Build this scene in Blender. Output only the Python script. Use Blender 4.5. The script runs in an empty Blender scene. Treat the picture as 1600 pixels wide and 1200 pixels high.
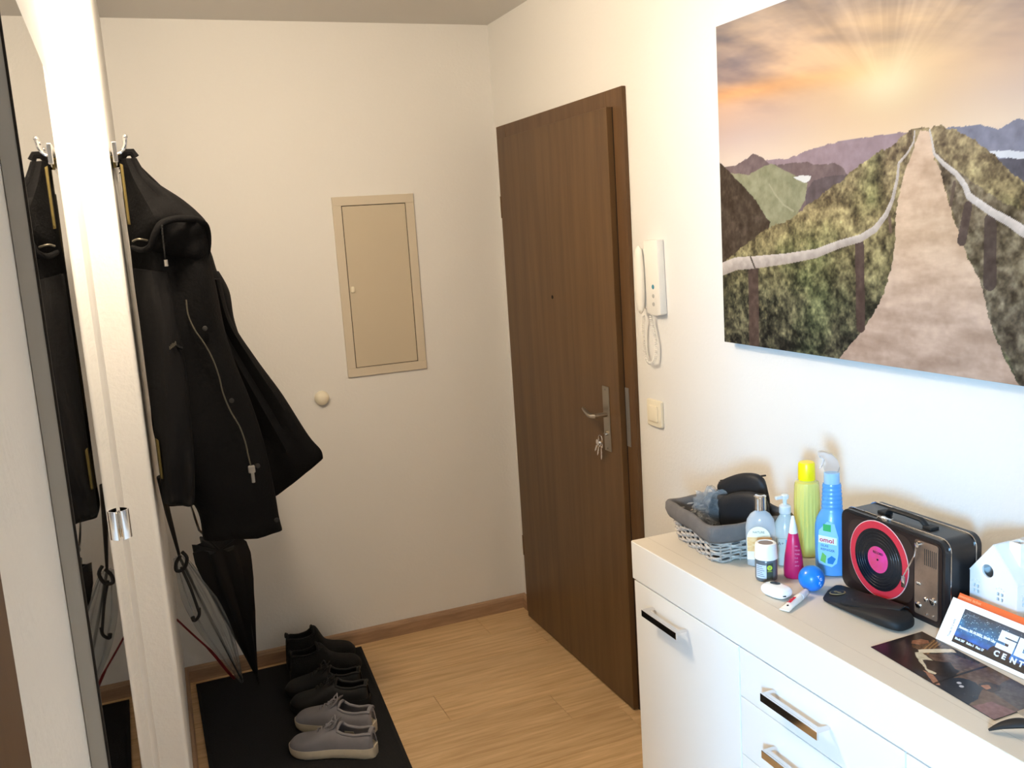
import bpy, bmesh, math, random
import numpy as np
from mathutils import Vector, Matrix
random.seed(4)
C = bpy.context.scene.collection
PI = math.pi
# ------------------------------------------------------------ camera
cam = bpy.data.cameras.new('camera'); co = bpy.data.objects.new('camera', cam); C.objects.link(co)
cam.sensor_width = 36; cam.lens = 1469.16 * 36 / 1600; cam.clip_start = .01; cam.clip_end = 60
Rt, Up, Fw = Vector((0.9225357, -0.38051404, -0.06431911)), Vector((0.12173036, 0.12877152, 0.98417459)), Vector((0.36620978, 0.91576578, -0.16511643))
M = Matrix((Rt, Up, -Fw)).transposed().to_4x4(); M.translation = Vector((-1.45426522, -3.64947787, 1.65028112)); co.matrix_world = M
bpy.context.scene.camera = co
# ------------------------------------------------------------ world, light, exposure
w = bpy.data.worlds.new('world'); bpy.context.scene.world = w; w.use_nodes = True
w.node_tree.nodes['Background'].inputs[0].default_value = (1, .93, .84, 1)
w.node_tree.nodes['Background'].inputs[1].default_value = 4.2
vs = bpy.context.scene.view_settings
vs.view_transform = 'Standard'; vs.look = 'None'; vs.gamma = 1; vs.use_curve_mapping = False; vs.exposure = 0.0
def area(name, loc, target, sx, sy, power, col, spread=180):
    l = bpy.data.lights.new(name, 'AREA'); l.shape = 'RECTANGLE'; l.size = sx; l.size_y = sy
    l.energy = power; l.color = col; l.spread = math.radians(spread)
    o = bpy.data.objects.new(name, l); C.objects.link(o); o.location = loc
    o.rotation_euler = (Vector(target) - Vector(loc)).to_track_quat('-Z', 'Y').to_euler(); return o
area('window_daylight', (-2.9, -5.2, 1.72), (-.3, -2.4, .95), .3, .5, 205, (.28, .63, 1))
LAMP = (-1.33, -1.50)
pl_ = bpy.data.lights.new('ceiling_lamp_light', 'POINT'); pl_.energy = 38; pl_.color = (1, .82, .60); pl_.shadow_soft_size = .06
plo = bpy.data.objects.new('ceiling_lamp_light', pl_); C.objects.link(plo); plo.location = (LAMP[0], LAMP[1], 2.22)

# ------------------------------------------------------------ materials
def srgb(r, g, b):
    f = lambda c: (c/255/12.92) if c/255 <= .04045 else ((c/255+.055)/1.055)**2.4
    return (f(r), f(g), f(b), 1)
def mat(name, col, rough=.5, metal=0, bump=0, bscale=200, var=0, vscale=8, stretch=(1, 1, 1), trans=0, ior=1.45, alpha=1, attr=None, sheen=0, coat=0, dist=.002, col2=None, objrand=0, emit=0, spec=None):
    m = bpy.data.materials.new(name); m.use_nodes = True; n = m.node_tree; L = n.links
    b = n.nodes['Principled BSDF']; I = b.inputs
    I['Base Color'].default_value = col; I['Roughness'].default_value = rough; I['Metallic'].default_value = metal
    I['Transmission Weight'].default_value = trans; I['IOR'].default_value = ior; I['Alpha'].default_value = alpha
    I['Sheen Weight'].default_value = sheen; I['Coat Weight'].default_value = coat
    if spec is not None: I['Specular IOR Level'].default_value = spec
    if emit: I['Emission Color'].default_value = col; I['Emission Strength'].default_value = emit
    tc = n.nodes.new('ShaderNodeNewGeometry'); mp = n.nodes.new('ShaderNodeMapping'); L.new(tc.outputs['Position'], mp.inputs[0])
    mp.inputs['Scale'].default_value = stretch
    if attr:
        a = n.nodes.new('ShaderNodeAttribute'); a.attribute_name = attr; L.new(a.outputs['Color'], I['Base Color'])
    elif var or col2:
        t = n.nodes.new('ShaderNodeTexNoise'); t.inputs['Scale'].default_value = vscale; t.inputs['Detail'].default_value = 8; t.inputs['Roughness'].default_value = .62
        src = mp.outputs[0]
        if objrand:
            oi = n.nodes.new('ShaderNodeObjectInfo'); vm = n.nodes.new('ShaderNodeVectorMath'); vm.operation = 'MULTIPLY_ADD'
            cx = n.nodes.new('ShaderNodeCombineXYZ'); L.new(oi.outputs['Random'], cx.inputs[0]); L.new(oi.outputs['Random'], cx.inputs[2])
            vm.inputs[1].default_value = (37, 0, 53); L.new(cx.outputs[0], vm.inputs[0]); L.new(mp.outputs[0], vm.inputs[2]); src = vm.outputs[0]
        L.new(src, t.inputs[0])
        r = n.nodes.new('ShaderNodeValToRGB'); r.color_ramp.elements[0].position = .3; r.color_ramp.elements[1].position = .7
        c2 = col2 or tuple(min(1, x*(1-var)) for x in col[:3])+(1,)
        r.color_ramp.elements[0].color = c2; r.color_ramp.elements[1].color = col
        L.new(t.outputs['Fac'], r.inputs[0]); out = r.outputs[0]
        if objrand:
            hs = n.nodes.new('ShaderNodeHueSaturation'); mr = n.nodes.new('ShaderNodeMapRange'); mr.inputs[3].default_value = 1-objrand; mr.inputs[4].default_value = 1+objrand
            L.new(oi.outputs['Random'], mr.inputs[0]); L.new(mr.outputs[0], hs.inputs['Value']); L.new(out, hs.inputs['Color']); out = hs.outputs[0]
        L.new(out, I['Base Color'])
    if bump:
        t2 = n.nodes.new('ShaderNodeTexNoise'); t2.inputs['Scale'].default_value = bscale; t2.inputs['Detail'].default_value = 3; L.new(mp.outputs[0], t2.inputs[0])
        bp = n.nodes.new('ShaderNodeBump'); bp.inputs['Strength'].default_value = bump; bp.inputs['Distance'].default_value = dist
        L.new(t2.outputs['Fac'], bp.inputs['Height']); L.new(bp.outputs[0], I['Normal'])
    return m
m_wall = mat('wall_paint', (.79, .78, .76, 1), .9, bump=.35, bscale=90, dist=.003)
m_ceil = mat('ceiling_paint', (.68, .66, .63, 1), .95, bump=.2, bscale=60)
m_door = mat('door_veneer', srgb(106, 80, 52), .42, var=.35, vscale=3, stretch=(3, 9, .5), bump=.12, bscale=60, dist=.0006, spec=.35, col2=srgb(84, 62, 40))
m_case = mat('door_frame_veneer', srgb(104, 78, 52), .42, vscale=4, stretch=(3, 9, .8), spec=.35, col2=srgb(84, 60, 38))
m_dark = mat('dark_gap', (.012, .009, .007, 1), .8)
m_floor = mat('laminate_oak', srgb(222, 190, 146), .38, vscale=5, stretch=(.8, 11, 1), col2=srgb(184, 150, 108), objrand=.08, spec=.35)
m_sub = mat('laminate_joint', srgb(95, 70, 45), .8)
m_base = mat('baseboard_wood', srgb(178, 146, 116), .5, vscale=6, stretch=(1.2, 1.2, 14), col2=srgb(144, 116, 92))
m_white = mat('white_lacquer', (.88, .88, .87, 1), .35)
m_top = mat('white_worktop', (.68, .62, .53, 1), .5)
m_chrome = mat('chrome', (.75, .75, .76, 1), .08, 1)
m_brushed = mat('brushed_nickel', (.42, .38, .32, 1), .35, 1)
m_steel = mat('steel_grey', (.23, .22, .21, 1), .45, .4)
m_mirror = mat('mirror_glass', (.9, .91, .9, 1), .01, 1)
m_alu = mat('mirror_edge', srgb(176, 176, 174), .5)
m_ivory = mat('ivory_plastic', srgb(238, 230, 208), .4)
m_wplast = mat('white_plastic', srgb(240, 238, 232), .35)
m_fuse = mat('fuse_box_enamel', srgb(208, 197, 178), .5)
m_fused = mat('fuse_box_door', srgb(200, 188, 166), .5)
m_line = mat('seam', srgb(60, 50, 42), .8)
m_black = mat('black_cloth', (.0032, .0031, .0036, 1), .85, bump=.5, bscale=120, dist=.004, sheen=.0, spec=.15)
m_black2 = mat('black_softshell', (.0048, .0046, .0052, 1), .75, bump=.4, bscale=60, dist=.004, sheen=.0, spec=.2)
m_rim = mat('black_fleece', (.0065, .0065, .007, 1), .95, bump=1, bscale=300, dist=.004, sheen=.03)
m_yellow = mat('mustard_cloth', srgb(84, 72, 30), .8, bump=.3, bscale=80)
m_zip = mat('zip_metal', (.10, .09, .07, 1), .45, .7)
m_grey = mat('grey_print', srgb(130, 130, 130), .7)
m_umb = mat('umbrella_nylon', (.006, .006, .0075, 1), .6, bump=.3, bscale=50)
m_clear = mat('clear_umbrella_film', (.62, .68, .72, 1), .15, trans=.75, ior=1.1, alpha=.55)
m_red = mat('red_umbrella_trim', srgb(110, 20, 25), .5)
m_mat = mat('door_mat_rubber', (.017, .017, .018, 1), .9, bump=.5, bscale=150, spec=.2)
m_shoe = mat('grey_knit', srgb(138, 136, 142), .9, bump=.7, bscale=900, dist=.001, var=.12, vscale=25)
m_sole = mat('cream_sole', srgb(208, 198, 178), .6, var=.12, vscale=40)
m_lining = mat('grey_lining', srgb(88, 84, 90), .9)
m_bshoe = mat('black_leather', (.008, .008, .0085, 1), .6, bump=.3, bscale=80)
m_bsole = mat('black_sole', (.006, .006, .006, 1), .8)
m_gold = mat('gold_print', srgb(150, 135, 95), .5, .3)
m_art = mat('canvas_print', (1, 1, 1, 1), .55, attr='Col', spec=.25)
m_artside = mat('canvas_side', srgb(90, 90, 92), .7)

# ------------------------------------------------------------ helpers
WL = {}
def link(o, parent, base):
    C.objects.link(o); WL[o.name] = Vector(base)
    if parent is not None:
        o.parent = parent; o.location = Vector(base) - WL[parent.name]
    else: o.location = base
    return o
def tag(o, label=None, cat=None, group=None, kind=None):
    if label: o['label'] = label
    if cat: o['category'] = cat
    if group: o['group'] = group
    if kind: o['kind'] = kind
    return o
def thing(name, base, label, cat, group=None):
    o = bpy.data.objects.new(name, None); o.empty_display_size = .02
    link(o, None, base); return tag(o, label, cat, group)
def room(name, base=(0, 0, 0)):
    o = bpy.data.objects.new(name, None); link(o, None, base); o['kind'] = 'structure'; return o
class MB:
    def __init__(s): s.v = []; s.f = []; s.mi = []
    def add(s, vs, fs, m=0):
        k = len(s.v); s.v += [tuple(v) for v in vs]; s.f += [tuple(i+k for i in f) for f in fs]; s.mi += [m]*len(fs); return s
    def bm(s, b, m=0):
        b.verts.index_update(); s.add([v.co[:] for v in b.verts], [[v.index for v in f.verts] for f in b.faces], m); b.free(); return s
    def box(s, a, b, bev=0, m=0, rot=None, seg=2):
        bm = bmesh.new(); bmesh.ops.create_cube(bm, size=1)
        A, B = Vector(a), Vector(b); c = (A+B)/2; d = B-A
        for v in bm.verts: v.co = Vector((v.co.x*abs(d.x), v.co.y*abs(d.y), v.co.z*abs(d.z)))
        if bev: bmesh.ops.bevel(bm, geom=bm.edges[:], offset=bev, segments=seg, affect='EDGES', profile=.5)
        for v in bm.verts:
            if rot is not None: v.co = rot @ v.co
            v.co += c
        return s.bm(bm, m)
    def prism(s, poly, ext, origin=(0, 0, 0), ax=None, bev=0, m=0, seg=2):
        """poly in (u,v); ax=(U,V,W) unit vectors; extruded along W by ext"""
        U, V, W = [Vector(a) for a in (ax or ((1, 0, 0), (0, 1, 0), (0, 0, 1)))]; O = Vector(origin)
        bm = bmesh.new(); vs = [bm.verts.new(O+U*p[0]+V*p[1]) for p in poly]; f = bm.faces.new(vs)
        r = bmesh.ops.extrude_face_region(bm, geom=[f]); nv = [e for e in r['geom'] if isinstance(e, bmesh.types.BMVert)]
        for v in nv: v.co += W*ext
        bmesh.ops.recalc_face_normals(bm, faces=bm.faces[:])
        if bev: bmesh.ops.bevel(bm, geom=bm.edges[:], offset=bev, segments=seg, affect='EDGES', profile=.5)
        return s.bm(bm, m)
    def loft(s, rings, cap=True, m=0, closed=True):
        n = len(rings[0]); vs = [p for r in rings for p in r]; fs = []
        for i in range(len(rings)-1):
            for j in range(n if closed else n-1):
                k = (j+1) % n; fs.append((i*n+j, i*n+k, (i+1)*n+k, (i+1)*n+j))
        if cap and closed: fs.append(tuple(range(n))[::-1]); fs.append(tuple((len(rings)-1)*n+j for j in range(n)))
        return s.add(vs, fs, m)
    def lathe(s, prof, base, n=24, ex=1, ey=1, rot=0, a0=0, a1=2*PI, m=0, mod=None, axis=None):
        full = abs(a1-a0-2*PI) < 1e-6; k = n if full else n+1; rings = []
        R = Matrix.Rotation(rot, 3, 'Z')
        if axis is not None: R = Vector((0, 0, 1)).rotation_difference(Vector(axis)).to_matrix() @ R
        for (r, z) in prof:
            ring = []
            for i in range(k):
                a = a0+(a1-a0)*i/n; q = r*(mod(a, z) if mod else 1)
                ring.append(Vector(base)+R @ Vector((q*ex*math.cos(a), q*ey*math.sin(a), z)))
            rings.append(ring)
        return s.loft(rings, cap=full, m=m, closed=full)
    def tube(s, pts, r, n=8, m=0, closed=False, flat=1, upv=None):
        P = [Vector(p) for p in pts]; N = len(P); rr = r if isinstance(r, (list, tuple)) else [r]*N; rings = []
        up = None
        for i in range(N):
            t = (P[(i+1) % N]-P[i-1]) if closed else (P[min(i+1, N-1)]-P[max(i-1, 0)])
            t = t.normalized() if t.length > 1e-9 else Vector((0, 0, 1))
            if up is None:
                up = Vector(upv) if upv else (Vector((0, 0, 1)) if abs(t.z) < .9 else Vector((1, 0, 0)))
            a = t.cross(up); a.normalize(); b = a.cross(t); up = b
            rings.append([P[i]+a*rr[i]*math.cos(2*PI*j/n)+b*rr[i]*flat*math.sin(2*PI*j/n) for j in range(n)])
        if closed: rings.append(rings[0]); return s.loft(rings, cap=False, m=m)
        return s.loft(rings, m=m)
    def sphere(s, c, r, m=0, sc=(1, 1, 1), u=20, v=12):
        bm = bmesh.new(); bmesh.ops.create_uvsphere(bm, u_segments=u, v_segments=v, radius=r)
        for q in bm.verts: q.co = Vector((q.co.x*sc[0], q.co.y*sc[1], q.co.z*sc[2]))+Vector(c)
        return s.bm(bm, m)
    def build(s, name, mats, parent=None, smooth=False, sub=0, kind=None, label=None, base=None, fix=True, angle=40):
        if not isinstance(mats, (list, tuple)): mats = [mats]
        V = s.v; lo = Vector([min(v[i] for v in V) for i in range(3)]); hi = Vector([max(v[i] for v in V) for i in range(3)])
        if base is None: base = (lo+hi)/2; base.z = lo.z
        base = Vector(base)
        me = bpy.data.meshes.new(name); me.from_pydata([Vector(v)-base for v in V], [], s.f)
        for m in mats: me.materials.append(m)
        me.polygons.foreach_set('material_index', s.mi)
        if fix:
            b = bmesh.new(); b.from_mesh(me); bmesh.ops.recalc_face_normals(b, faces=b.faces[:]); b.to_mesh(me); b.free()
        if smooth:
            me.polygons.foreach_set('use_smooth', [True]*len(me.polygons))
            if angle: me.set_sharp_from_angle(angle=math.radians(angle))
        o = bpy.data.objects.new(name, me); link(o, parent, base)
        if sub:
            d = o.modifiers.new('subdivision', 'SUBSURF'); d.levels = sub; d.render_levels = sub
        if kind: o['kind'] = kind
        if label: o['label'] = label
        return o
def copyof(o, parent, base):
    c = o.copy(); C.objects.link(c); c.parent = parent; c.location = Vector(base)-(WL[parent.name] if parent else Vector()); WL[c.name] = Vector(base); return c
def text(body, size, origin, U, V, m, parent, name='lettering', depth=.0004, align='LEFT', sx=1, label=None, bold=0):
    cu = bpy.data.curves.new('t', 'FONT'); cu.body = body; cu.size = size; cu.extrude = depth; cu.align_x = align; cu.resolution_u = 2; cu.offset = bold
    t = bpy.data.objects.new('t', cu); C.objects.link(t); dg = bpy.context.evaluated_depsgraph_get(); dg.update()
    me = bpy.data.meshes.new_from_object(t.evaluated_get(dg)); bpy.data.objects.remove(t); bpy.data.curves.remove(cu)
    U, V = Vector(U).normalized(), Vector(V).normalized(); W = U.cross(V); O = Vector(origin)
    vs = [O+U*v.co.x*sx+V*v.co.y+W*v.co.z for v in me.vertices]; mb = MB(); mb.add(vs, [tuple(p.vertices) for p in me.polygons])
    bpy.data.meshes.remove(me)
    return mb.build(name, m, parent, label=label)
def arc(cx, cy, r, a0, a1, n):
    return [(cx+r*math.cos(a0+(a1-a0)*i/n), cy+r*math.sin(a0+(a1-a0)*i/n)) for i in range(n+1)]
def rrect(x0, y0, x1, y1, r, n=5):
    return arc(x1-r, y1-r, r, 0, PI/2, n)+arc(x0+r, y1-r, r, PI/2, PI, n)+arc(x0+r, y0+r, r, PI, 1.5*PI, n)+arc(x1-r, y0+r, r, 1.5*PI, 2*PI, n)
def interp(pts, x):
    return float(np.interp(x, [p[0] for p in pts], [p[1] for p in pts]))
def smoothpath(pts, n=6):
    P = [Vector(p) for p in pts]; out = []
    for i in range(len(P)-1):
        a, b, c, d = P[max(i-1, 0)], P[i], P[i+1], P[min(i+2, len(P)-1)]
        for k in range(n):
            t = k/n; out.append(.5*((2*b)+(c-a)*t+(2*a-5*b+4*c-d)*t*t+(3*b-a-3*c+d)*t**3))
    out.append(P[-1]); return out

# ------------------------------------------------------------ numpy noise
rng = np.random.RandomState(7)
def vnoise(x, y, seed=0):
    r = np.random.RandomState(seed).rand(64, 64); xi = np.floor(x).astype(int); yi = np.floor(y).astype(int)
    fx_, fy_ = x-xi, y-yi; fx_ = fx_*fx_*(3-2*fx_); fy_ = fy_*fy_*(3-2*fy_)
    g = lambda a, b: r[a % 64, b % 64]
    return (g(xi, yi)*(1-fx_)+g(xi+1, yi)*fx_)*(1-fy_)+(g(xi, yi+1)*(1-fx_)+g(xi+1, yi+1)*fx_)*fy_
def fbm(x, y, seed=0, o=4):
    s, a, t = 0, 1, 0
    for k in range(o): s = s+a*vnoise(x*2**k+k*17.3, y*2**k+k*9.1, seed+k); t += a; a *= .55
    return s/t
def inpoly(X, Y, poly):
    ins = np.zeros(X.shape, bool); n = len(poly)
    for i in range(n):
        (x1, y1), (x2, y2) = poly[i], poly[(i+1) % n]
        if y1 == y2: continue
        c = ((y1 > Y) != (y2 > Y)) & (X < (x2-x1)*(Y-y1)/(y2-y1)+x1); ins ^= c
    return ins
def seg_t(X, Y, a, b):
    dx, dy = b[0]-a[0], b[1]-a[1]; L = dx*dx+dy*dy+1e-12; t = np.clip(((X-a[0])*dx+(Y-a[1])*dy)/L, 0, 1)
    return t, np.hypot(X-a[0]-t*dx, Y-a[1]-t*dy)
def lin(c):
    c = np.array(c, float)/255; return np.where(c <= .04045, c/12.92, ((c+.055)/1.055)**2.4)
def grid_print(name, img, O, U, V, W, parent, thick=None, material=None, curve=None, gain=.66):
    """flat print: a grid of coloured vertices; img (rows,cols,3) sRGB 0..255"""
    h, wd, _ = img.shape; O, U, V, W = [Vector(a) for a in (O, U, V, W)]
    gx, gy = np.meshgrid(np.linspace(0, 1, wd), np.linspace(0, 1, h)); off = curve(gx, gy) if curve else gx*0
    P = np.array(O)[None, None]+gx[..., None]*np.array(U)+gy[..., None]*np.array(V)+off[..., None]*np.array(W)
    P = P.reshape(-1, 3); base = P.mean(0)
    i = (np.arange(h-1)[:, None]*wd+np.arange(wd-1)[None]).ravel(); F = np.stack([i, i+1, i+wd+1, i+wd], 1)
    me = bpy.data.meshes.new(name); me.vertices.add(len(P)); me.vertices.foreach_set('co', (P-base).ravel())
    me.loops.add(F.size); me.loops.foreach_set('vertex_index', F.ravel()); me.polygons.add(len(F)); me.polygons.foreach_set('loop_start', np.arange(len(F))*4)
    me.polygons.foreach_set('loop_total', np.full(len(F), 4)); me.update(); me.validate()
    ca = me.color_attributes.new('Col', 'FLOAT_COLOR', 'POINT'); a = np.ones((len(P), 4)); a[:, :3] = (lin(np.clip(img, 0, 255))*gain).reshape(-1, 3); ca.data.foreach_set('color', a.ravel())
    me.polygons.foreach_set('use_smooth', [True]*len(F)); me.materials.append(material or m_art)
    o = bpy.data.objects.new(name, me); return link(o, parent, base)

# ============================================================ ROOM
H = 2.445
fl = room('floor'); 
MB().box((-3.2, -5.4, -.06), (.12, .12, -.006)).build('subfloor', m_sub, fl)
PW = .193; y = 0.0; r = 0
while y > -5.2:
    x = -1.5245-(.37*((r*3) % 4))-.0
    while x < 0:
        x2 = min(x+1.285, 0); xa = max(x, -1.62)
        if x2-xa > .02:
            MB().box((xa+.0006, y-PW+.0006, -.008), (x2-.0006, y-.0006, 0), .0012, seg=1).build('plank', m_floor, fl)
        x += 1.285
    y -= PW; r += 1
ce = MB().box((-1.75, -5.1, H), (.12, .12, H+.1)).build('ceiling', m_ceil, kind='structure')
MB().box((-1.75, 0, -.01), (.12, .12, H)).build('wall_back', m_wall, kind='structure')
MB().box((0, -5.1, -.01), (.12, 0, H)).build('wall_right', m_wall, kind='structure')
# left wall: coat niche part stands proud, the mirror part is set back, rounded plaster corner
ST = -1.15
cor = [(-1.4525-.012+.012*math.cos(a), ST+.012-.012*math.sin(a)) for a in [i*PI/12 for i in range(7)]]
poly = [(-1.75, .0), (-1.425, 0)]+cor+[(-1.5245, ST), (-1.5245, -3.375), (-1.75, -3.375)]
MB().prism(poly, H+.01, (0, 0, -.01)).build('wall_left', m_wall, kind='structure')
MB().box((-1.75, -4.2, 2.03), (-1.5245, -3.375, H)).build('wall_left', m_wall, kind='structure')
MB().box((-1.75, -5.0, -.01), (-1.5245, -4.2, H)).build('wall_left', m_wall, kind='structure')
MB().box((-1.75, -5.1, -.01), (.0, -5.0, H)).build('wall_near', m_wall, kind='structure')
bb = room('baseboard_back'); BP = [(0, 0), (.015, 0), (.015, .046), (.011, .056), (.004, .061), (0, .061)]
MB().prism(BP, 1.425, (-1.425, 0, 0), ((0, -1, 0), (0, 0, 1), (1, 0, 0))).build('moulding', m_base, bb)
bl = room('baseboard_left')
MB().prism(BP, 1.14, (-1.427, 0, 0), ((1, 0, 0), (0, 0, 1), (-.022, -1, 0))).build('moulding', m_base, bl)
MB().prism(BP, 1.9, (-1.5245, -1.155, 0), ((1, 0, 0), (0, 0, 1), (0, -1, 0))).build('moulding', m_base, bl)
br = room('baseboard_right')
MB().prism(BP, .042, (0, -.015, 0), ((-1, 0, 0), (0, 0, 1), (0, -1, 0))).build('moulding', m_base, br)
MB().prism(BP, 3.85, (0, -1.09, 0), ((-1, 0, 0), (0, 0, 1), (0, -1, 0))).build('moulding', m_base, br)
# casing of the doorway the picture is taken from
t = room('trim_1', (-1.5245, -3.2, 0))
MB().box((-1.5245, -3.38, 0), (-1.509, -3.272, 2.06), .003).build('casing', m_case, t)
MB().box((-1.5245, -3.38, 2.0), (-1.509, -4.24, 2.0599), .003).build('casing', m_case, t)
MB().box((-1.5245, -4.24, 0), (-1.509, -4.18, 1.999), .003).build('casing', m_case, t)

# ============================================================ ENTRANCE DOOR
d1 = room('door_1', (-.015, -.57, 0))
fr = MB(); fr.box((-.015, -1.085, 0), (-.0005, -.985, 2.043), .002).box((-.015, -.15, 0), (-.0005, -.057, 2.043), .002).box((-.0149, -.985, 1.95), (-.0005, -.15, 2.0429), .002)
frame = fr.build('door_frame', m_case, d1)
MB().box((-.0165, -1.0245, .004), (-.0145, -1.0215, 1.99)).build('gap_shadow', m_dark, frame, label='dark strip painting the gap shadow along the door edge')  # thin black strip paints the shade between leaf and casing
leaf = MB().box((-.036, -1.0215, .006), (-.0155, -.117, 1.99), .0015).build('door_leaf', m_door, d1)
MB().box((-.0172, -1.049, .925), (-.0148, -1.026, 1.118), .0008).build('strike_plate', m_steel, d1, label='grey steel strike plate')
pl = MB().box((-.0405, -.955, .893), (-.036, -.912, 1.112), .0015).build('handle_plate', m_brushed, d1, label='worn nickel handle plate')
for z in (1.102, .903, .955): MB().sphere((-.041, -.934, z), .0032, sc=(.5, 1, 1), u=10, v=6).build('screw', m_steel, pl)
hp = [Vector(q_) for q_ in ((-.040, -.936, 1.018), (-.086, -.936, 1.018), (-.092, -.930, 1.018), (-.090, -.905, 1.018), (-.080, -.868, 1.019), (-.066, -.820, 1.021), (-.062, -.806, 1.0215))]
MB().tube(hp, [.0085, .0085, .0085, .008, .007, .006, .005], 8, flat=1).build('lever_handle', m_brushed, d1, smooth=True)
MB().lathe([(.0085, 0), (.0085, .007), (.007, .008)], (-.0405, -.934, .955), 16, axis=(-1, 0, 0)).build('lock_cylinder', m_brushed, d1, smooth=True)
MB().lathe([(.0065, 0), (.0065, .002), (.0035, .0025)], (-.036, -.552, 1.389), 16, axis=(-1, 0, 0)).build('peephole', m_dark, d1, smooth=True, label='small dark peephole')
for z0 in (1.685, .275):
    MB().tube([(-.028, -.107, z0), (-.028, -.107, z0+.085)], .0085, 10).build('hinge', m_case, d1, smooth=True)
ky = thing('key_bunch', (-.05, -.934, .95), 'bunch of silver keys hanging from the entrance door lock', 'keys')
def key(p, d, L):
    d = Vector(d).normalized(); P = Vector(p); s = MB(); U = Vector((0, 1, 0)); U = (U-d*U.dot(d)).normalized(); W = U.cross(d)
    bow = [(.011*math.cos(a), .011*math.sin(a)*1.0) for a in [i*2*PI/14 for i in range(14)]]
    s.prism(bow, .002, P+d*.009, (U, d, W)); s.prism([(-.0035, .017), (.0035, .017), (.0035, L), (0, L+.004), (-.0035, L-.004), (-.005, L*.8), (-.0035, L*.7), (-.005, L*.6), (-.0035, L*.5)], .002, P, (U, d, W))
    return s
key((-.050, -.934, .955), (1, 0, 0), .004).build('key', m_chrome, ky)
MB().tube([(-.066+.0*math.cos(a), -.932+.013*math.cos(a), .938+.013*math.sin(a)) for a in [i*2*PI/18 for i in range(18)]], .0013, 6, closed=True).build('key_ring', m_chrome, ky, smooth=True)
for p, d, L in (((-.066, -.928, .93), (0, .35, -1), .052), ((-.069, -.924, .932), (0, .55, -.9), .045), ((-.063, -.934, .926), (0, .05, -1), .056)): key(p, d, L).build('key', m_chrome, ky)

# ============================================================ ON THE BACK WALL
fb = thing('fuse_box', (-.527, -.01, 1.104), 'beige metal fuse box cover set flush in the back wall', 'fuse box')
X0, X1, Z0, Z1 = -.689, -.365, 1.104, 1.803
F = MB(); e = .034
for a, b in (((X0, Z0), (X1, Z0+e)), ((X0, Z1-e), (X1, Z1)), ((X0, Z0+e), (X0+e, Z1-e)), ((X1-e, Z0+e), (X1, Z1-e))): F.box((a[0], -.009, a[1]), (b[0], -.0005, b[1]), .001, seg=1)
F.build('frame', m_fuse, fb)
MB().box((X0+e, -.004, Z0+e), (X1-e, -.0008, Z1-e)).build('seam', m_line, fb)
dd = MB().box((X0+e+.0028, -.0085, Z0+e+.0028), (X1-e-.0028, -.0035, Z1-e-.0028), .001).build('door', m_fused, fb)
MB().prism(rrect(-.006, -.012, .006, .012, .004), .006, (-.640, -.0085, 1.447), ((1, 0, 0), (0, 0, 1), (0, -1, 0)), .0012).build('latch', m_ivory, dd, smooth=True)
ds = thing('door_stopper', (-.80, -.001, 1.037), 'round ivory rubber wall buffer below the fuse box', 'door stopper')
MB().lathe([(.028, 0), (.0285, .008), (.026, .018), (.019, .025), (.009, .0275), (.001, .028)], (-.80, -.0005, 1.037), 28, axis=(0, -1, 0)).build('buffer', m_ivory, ds, smooth=True, angle=60)

# ============================================================ INTERCOM AND SWITCH
ic = thing('intercom', (-.005, -1.215, 1.36), 'white wall intercom telephone with coiled cord beside the door', 'intercom')
bd = MB().prism([(-1.275, 1.368), (-1.255, 1.363), (-1.225, 1.363), (-1.196, 1.370), (-1.190, 1.585), (-1.268, 1.585)], -.024, (-.0005, 0, 0), ((0, 1, 0), (0, 0, 1), (1, 0, 0)), .004).build('housing', m_wplast, ic, smooth=True)
hr = MB(); hx = -1.178
rg = []
for i in range(17):
    tt = i/16; z = 1.365+.205*tt; k = math.sin(PI*min(1, max(0, tt)))**.25 if 0 < tt < 1 else .15
    dx = -.012-.016*(1-.8*math.sin(PI*tt)); rg.append([Vector((-.034+.0-.013*k*math.cos(a)*1.0, hx+.021*k*math.sin(a), z)) for a in [j*2*PI/16 for j in range(16)]])
hr.loft(rg).build('handset', m_wplast, ic, smooth=True, angle=80)
MB().box((-.024, hx-.016, 1.38), (-.0005, hx+.012, 1.56), .003).build('cradle', m_wplast, ic)
for k, z in enumerate((1.448, 1.421, 1.397)):
    MB().lathe([(.0065 if k else .0075, 0), (.0055, .0015)], (-.0242, -1.238, z), 14, axis=(-1, 0, 0)).build('button', [mat('blue_button', srgb(60, 140, 165), .4), mat('grey_button', srgb(180, 180, 176), .4)][min(k, 1)], ic, label=None if k else 'blue button')
cp = smoothpath([(-.026, -1.182, 1.362), (-.022, -1.166, 1.33), (-.020, -1.160, 1.28), (-.020, -1.170, 1.235), (-.020, -1.198, 1.215), (-.020, -1.226, 1.235), (-.020, -1.232, 1.28), (-.020, -1.218, 1.33), (-.022, -1.21, 1.364)], 26)
co_ = []; L0 = 0
for i in range(len(cp)-1):
    tg = (cp[i+1]-cp[i]); L0 += tg.length; tg.normalize(); a = tg.cross(Vector((1, 0, 0))).normalized(); b = a.cross(tg)
    ph = L0*2*PI/.0062
    for kk in range(3):
        p2 = ph+kk*2*PI*(cp[i+1]-cp[i]).length/.0062/3; q = cp[i].lerp(cp[i+1], kk/3); rr = .0042 if 6 < i < len(cp)-8 else .001
        co_.append(q+a*rr*math.cos(p2)+b*rr*math.sin(p2))
MB().tube(co_, .0014, 5).build('coiled_cord', m_wplast, ic, smooth=True)
sw = thing('light_switch', (-.005, -1.19, 1.02), 'ivory rocker light switch on the wall right of the door', 'light switch')
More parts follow.
